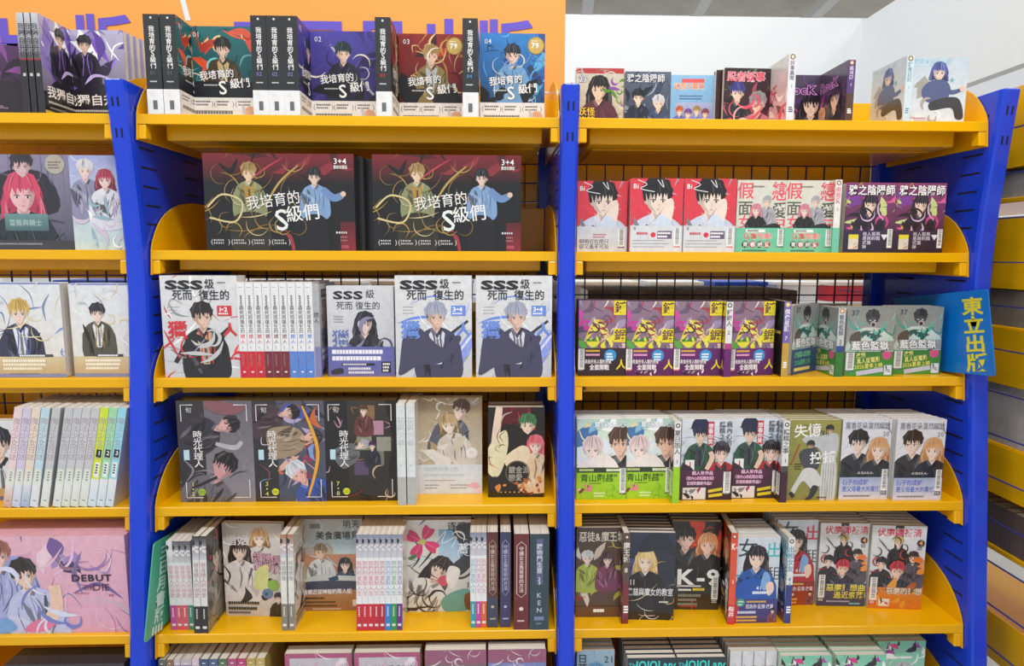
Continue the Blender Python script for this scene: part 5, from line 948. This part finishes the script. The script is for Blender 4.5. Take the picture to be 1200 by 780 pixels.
face('demono', 'white comic numbered 4 with orange foot, nearest the yellow bracket', 4, 1020, 1080, 616, .07, -.08, g, 6, blabel='copy in the pile behind the orange-footed white comic')

# far left box and the sixth row
face('debut', 'large glossy pink boxed set with two figures, fifth shelf far left', 4, -22, 149.5, 628, .012)
face('darkbox', 'black boxed set with a pale tag on the sixth shelf far left', 5, 5, 146, 766, .02)
x = 186
for i in range(12):
    wpx = (9, 9, 8, 13, 9, 11, 11, 11, 11, 11, 11, 11)[i]
    spine_out('base%d' % i, ('dark green', 'brown', 'first violet', 'second violet', 'pale lilac', 'navy', 'slate blue', 'forest green', 'first magenta', 'second magenta', 'first khaki', 'second khaki')[i]+' spine with its page tops showing on the sixth shelf', 5, x, x+wpx-.6, 772, .03, 'spines at the foot of the left bay'); x += wpx
face('pinkframe', 'left of two silver grey novels in a pink frame, sixth shelf', 5, 334, 412, 760, .03, 0, 'pink framed novels'); face('pinkframe', 'right of two silver grey novels in a pink frame, sixth shelf', 5, 415, 493, 757, .03, 0, 'pink framed novels')
face('ghost0', 'grey mauve novel with white hair on the sixth shelf', 5, 498, 570, 752, .02); face('ghost1', 'sky blue novel with white hair on the sixth shelf', 5, 572, 640, 752, .02)
face('hero', 'blue-haired hero comic numbered 21 at the foot of the right bay', 5, 676, 720, 752, .05, 0, None, 4, blabel='copy behind the comic numbered 21')
face('lands', 'left of two dark teal comics with cyan lettering on the sixth shelf', 5, 735, 792, 768, .02, 0, 'dark teal comics', 5, blabel='copy in the pile behind the dark teal comics'); face('lands', 'right of two dark teal comics with cyan lettering on the sixth shelf', 5, 793, 850, 768, .02, 0, 'dark teal comics', 5, blabel='copy in the pile behind the dark teal comics')
face('kids', 'white comic with three small heads on the sixth shelf', 5, 855, 910, 762, .04, 0, None, 5, blabel='copy in the pile behind the three heads comic')
for xl, xr, dy, nb, lab in ((915, 974, .02, 5, 'front left mint and magenta comic on the sixth shelf'), (980, 1036, .02, 5, 'front middle mint and magenta comic on the sixth shelf'), (1030, 1078, .07, 4, 'rear right mint and magenta comic on the sixth shelf')):
    face('mint', lab, 5, xl, xr, 775, dy, 0, 'mint comics', nb, blabel='copy in the piles of mint and magenta comics')

# ------------------------------------------------------------------ rear side of the shelving, seen through the grid
rear = empty('shelving_unit', (0, .40, 0)); tag(rear, 'back side of the yellow shelving seen through the wire grid', 'shelving')
for x0, x1 in BAYS:
    for z, hh in ((1.70, .135), (1.53, .02), (1.26, .02), (1.095, .06), (.8, .04), (.5, .06)):
        s = MB().box(x0, x1, 0, .34, z-(.02 if z != 1.53 else .045), z).obj('shelf', M['yellow'], rear, .002)
        if hh > .03: MB().box(x0, x1, .002, .005, z+.0005, z+hh).obj('back_plate', M['yellow'], s)
rnd = random.Random(4)
for i, (px0, px1, z, h, dep) in enumerate(((.27, .88, 1.26, .193, .3), (-.68, -.3, 1.26, .185, .3), (-.25, .12, .80, .17, .2), (.2, 1.05, .80, .165, .2))):
    x = px0
    while x < px1:
        t = rnd.choice((.018, .022, .026)); k = 'rear%d_%d' % (i, int(t*1000))
        if k not in D: design(k, lambda a: None, dep, h, t, 'L', cover=rnd.choice(('#b09a80', '#a48c70', '#94806c')), name='paperback'); 
        d = D[k]; d['spc'] = d['cover']
        build(k, 'brown-edged paperback standing '+('behind the grid above the yellow and purple comics', 'behind the grid above the white novel spines', 'low behind the grid of the left bay', 'low behind the grid of the right bay')[i], (x+t, .415+dep/2, z+.0003), (0, 0, math.pi/2), 'paperbacks behind the grid, row %d' % (i+1), False); x += t+.0012
def bin_(name, label, cat, x, y, z, w, d, h, col, lidcol):
    o = empty(name, (x, y, z)); tag(o, label, cat); m1 = mat(name, lin(col), .4); m2 = mat(name+'_lid', lin(lidcol), .4)
    MB().box(-w/2, w/2, 0, d, 0, h*.8).obj('body', m1, o, .003); MB().box(-w/2-.004, w/2+.004, -.004, d+.004, h*.8+.0004, h).obj('lid', m2, o, .003)
tb = empty('display_table', (.2, .95, 0)); tag(tb, 'white display table standing behind the shelving', 'table')
MB().box(-2.2, 1.5, 0, .5, 1.34, 1.38).obj('table_top', M['wall'], tb, .004)
for lx in (-2.1, 1.4):
    for ly in (.05, .42): MB().box(lx, lx+.04, ly, ly+.04, 0, 1.3398).obj('leg', M['beam'], tb)
for i, (x, w, c, l, lab) in enumerate(((-1.5, .3, '#2a50d0', '#2a50d0', 'blue storage box glimpsed under the second shelf far left'), (-1.12, .36, '#e8eaee', '#ffffff', 'white storage box glimpsed under the second shelf far left'), (-.66, .3, '#f0eeee', '#ffffff', 'white storage box glimpsed behind the first spines of the left bay'),
        (-.38, .18, '#e8d8dc', '#f4ecee', 'pale pink storage box glimpsed behind the left bay'), (-.17, .16, '#2c58d8', '#2c58d8', 'blue storage box glimpsed between the two large pale boxed sets'), (.06, .22, '#f0f0f2', '#ffffff', 'white storage box glimpsed behind the centre panel'), (.38, .34, '#e6e0d8', '#f8f4f0', 'cream storage box glimpsed above the first yellow comics'),
        (.7, .2, '#d8dce6', '#f4f4f8', 'pale grey storage box with white lid glimpsed behind the right bay'), (.95, .2, '#2450c8', '#2450c8', 'blue storage box glimpsed behind the right bay'), (1.17, .16, '#e4e6ec', '#ffffff', 'white storage box glimpsed behind the right bay'), (1.4, .22, '#c83040', '#f0e8e0', 'red storage box with pale lid glimpsed behind the right bay'))):
    bin_('storage_box', lab, 'box', x, 1.0, 1.3803, w, .2, .075, c, l)

# ------------------------------------------------------------------ side shelving beyond the right panel
su = empty('shelving_unit', (1.2, 0, 0)); tag(su, 'side-on shelving with wire grid beyond the right blue panel', 'shelving')
m = MB(); t = .0015; y = -.55
while y < .7: m.box(-t-.03, t-.03, y-t, y+t, .2, 1.86); y += .3
z = 1.84
while z > .2: m.box(-t-.034, t-.034, -.55, .7, z-t, z+t); z -= .1
tag(m.obj('wire_grid', mat('blue_violet_wire', (.05, .05, .26), .4), su), None, None, None, 'stuff')
for z0, z1 in ((1.77, 1.94), (1.49, 1.645), (1.265, 1.385), (1.0, 1.105), (.6, .7)):
    s = MB().box(.004, .36, -.5, .7, z0-.012, z0).obj('shelf', M['yellow'], su, .002); MB().box(0, .0035, -.5, .7, z0-.012, z1).obj('back_plate', M['yellow'], s)
MB().box(-.022, .0, -.32, -.285, 0, 1.0).obj('post', M['blue'], su, .002)
for i, (zz, h, c, lab) in enumerate(((1.69, .06, '#a8a49c', 'white paperback toned grey for shade on the uppermost side shelf beyond the right blue panel'), (1.39, .085, '#8a7f70', 'paperback toned grey brown for shade on the second side shelf beyond the right blue panel'), (1.11, .14, '#bdb6ae', 'white paperback toned down for shade on the middle side shelf beyond the right blue panel'), (.86, .1, '#6a5c50', 'paperback toned brown for shade on the lowest side shelf beyond the right blue panel'))):  # cover colours darkened to stand in for shade between the shelving units
    MB().box(.004, .36, -.5, .7, zz-.012, zz).obj('shelf', M['yellow'], su, .002)
    y = -.2
    while y < .3:
        t = rnd.choice((.026, .03, .036)); k = 'side%d_%d' % (i, int(t*1000))
        if k not in D: design(k, lambda a: None, .2, h, t, 'L', cover=c, name='paperback')
        build(k, lab, (1.2+.11, y, zz+.0003), (0, 0, 0), 'paperbacks on side shelf %d' % (i+1), False); y += t+.0015
bpy.data.scenes.remove(GS)
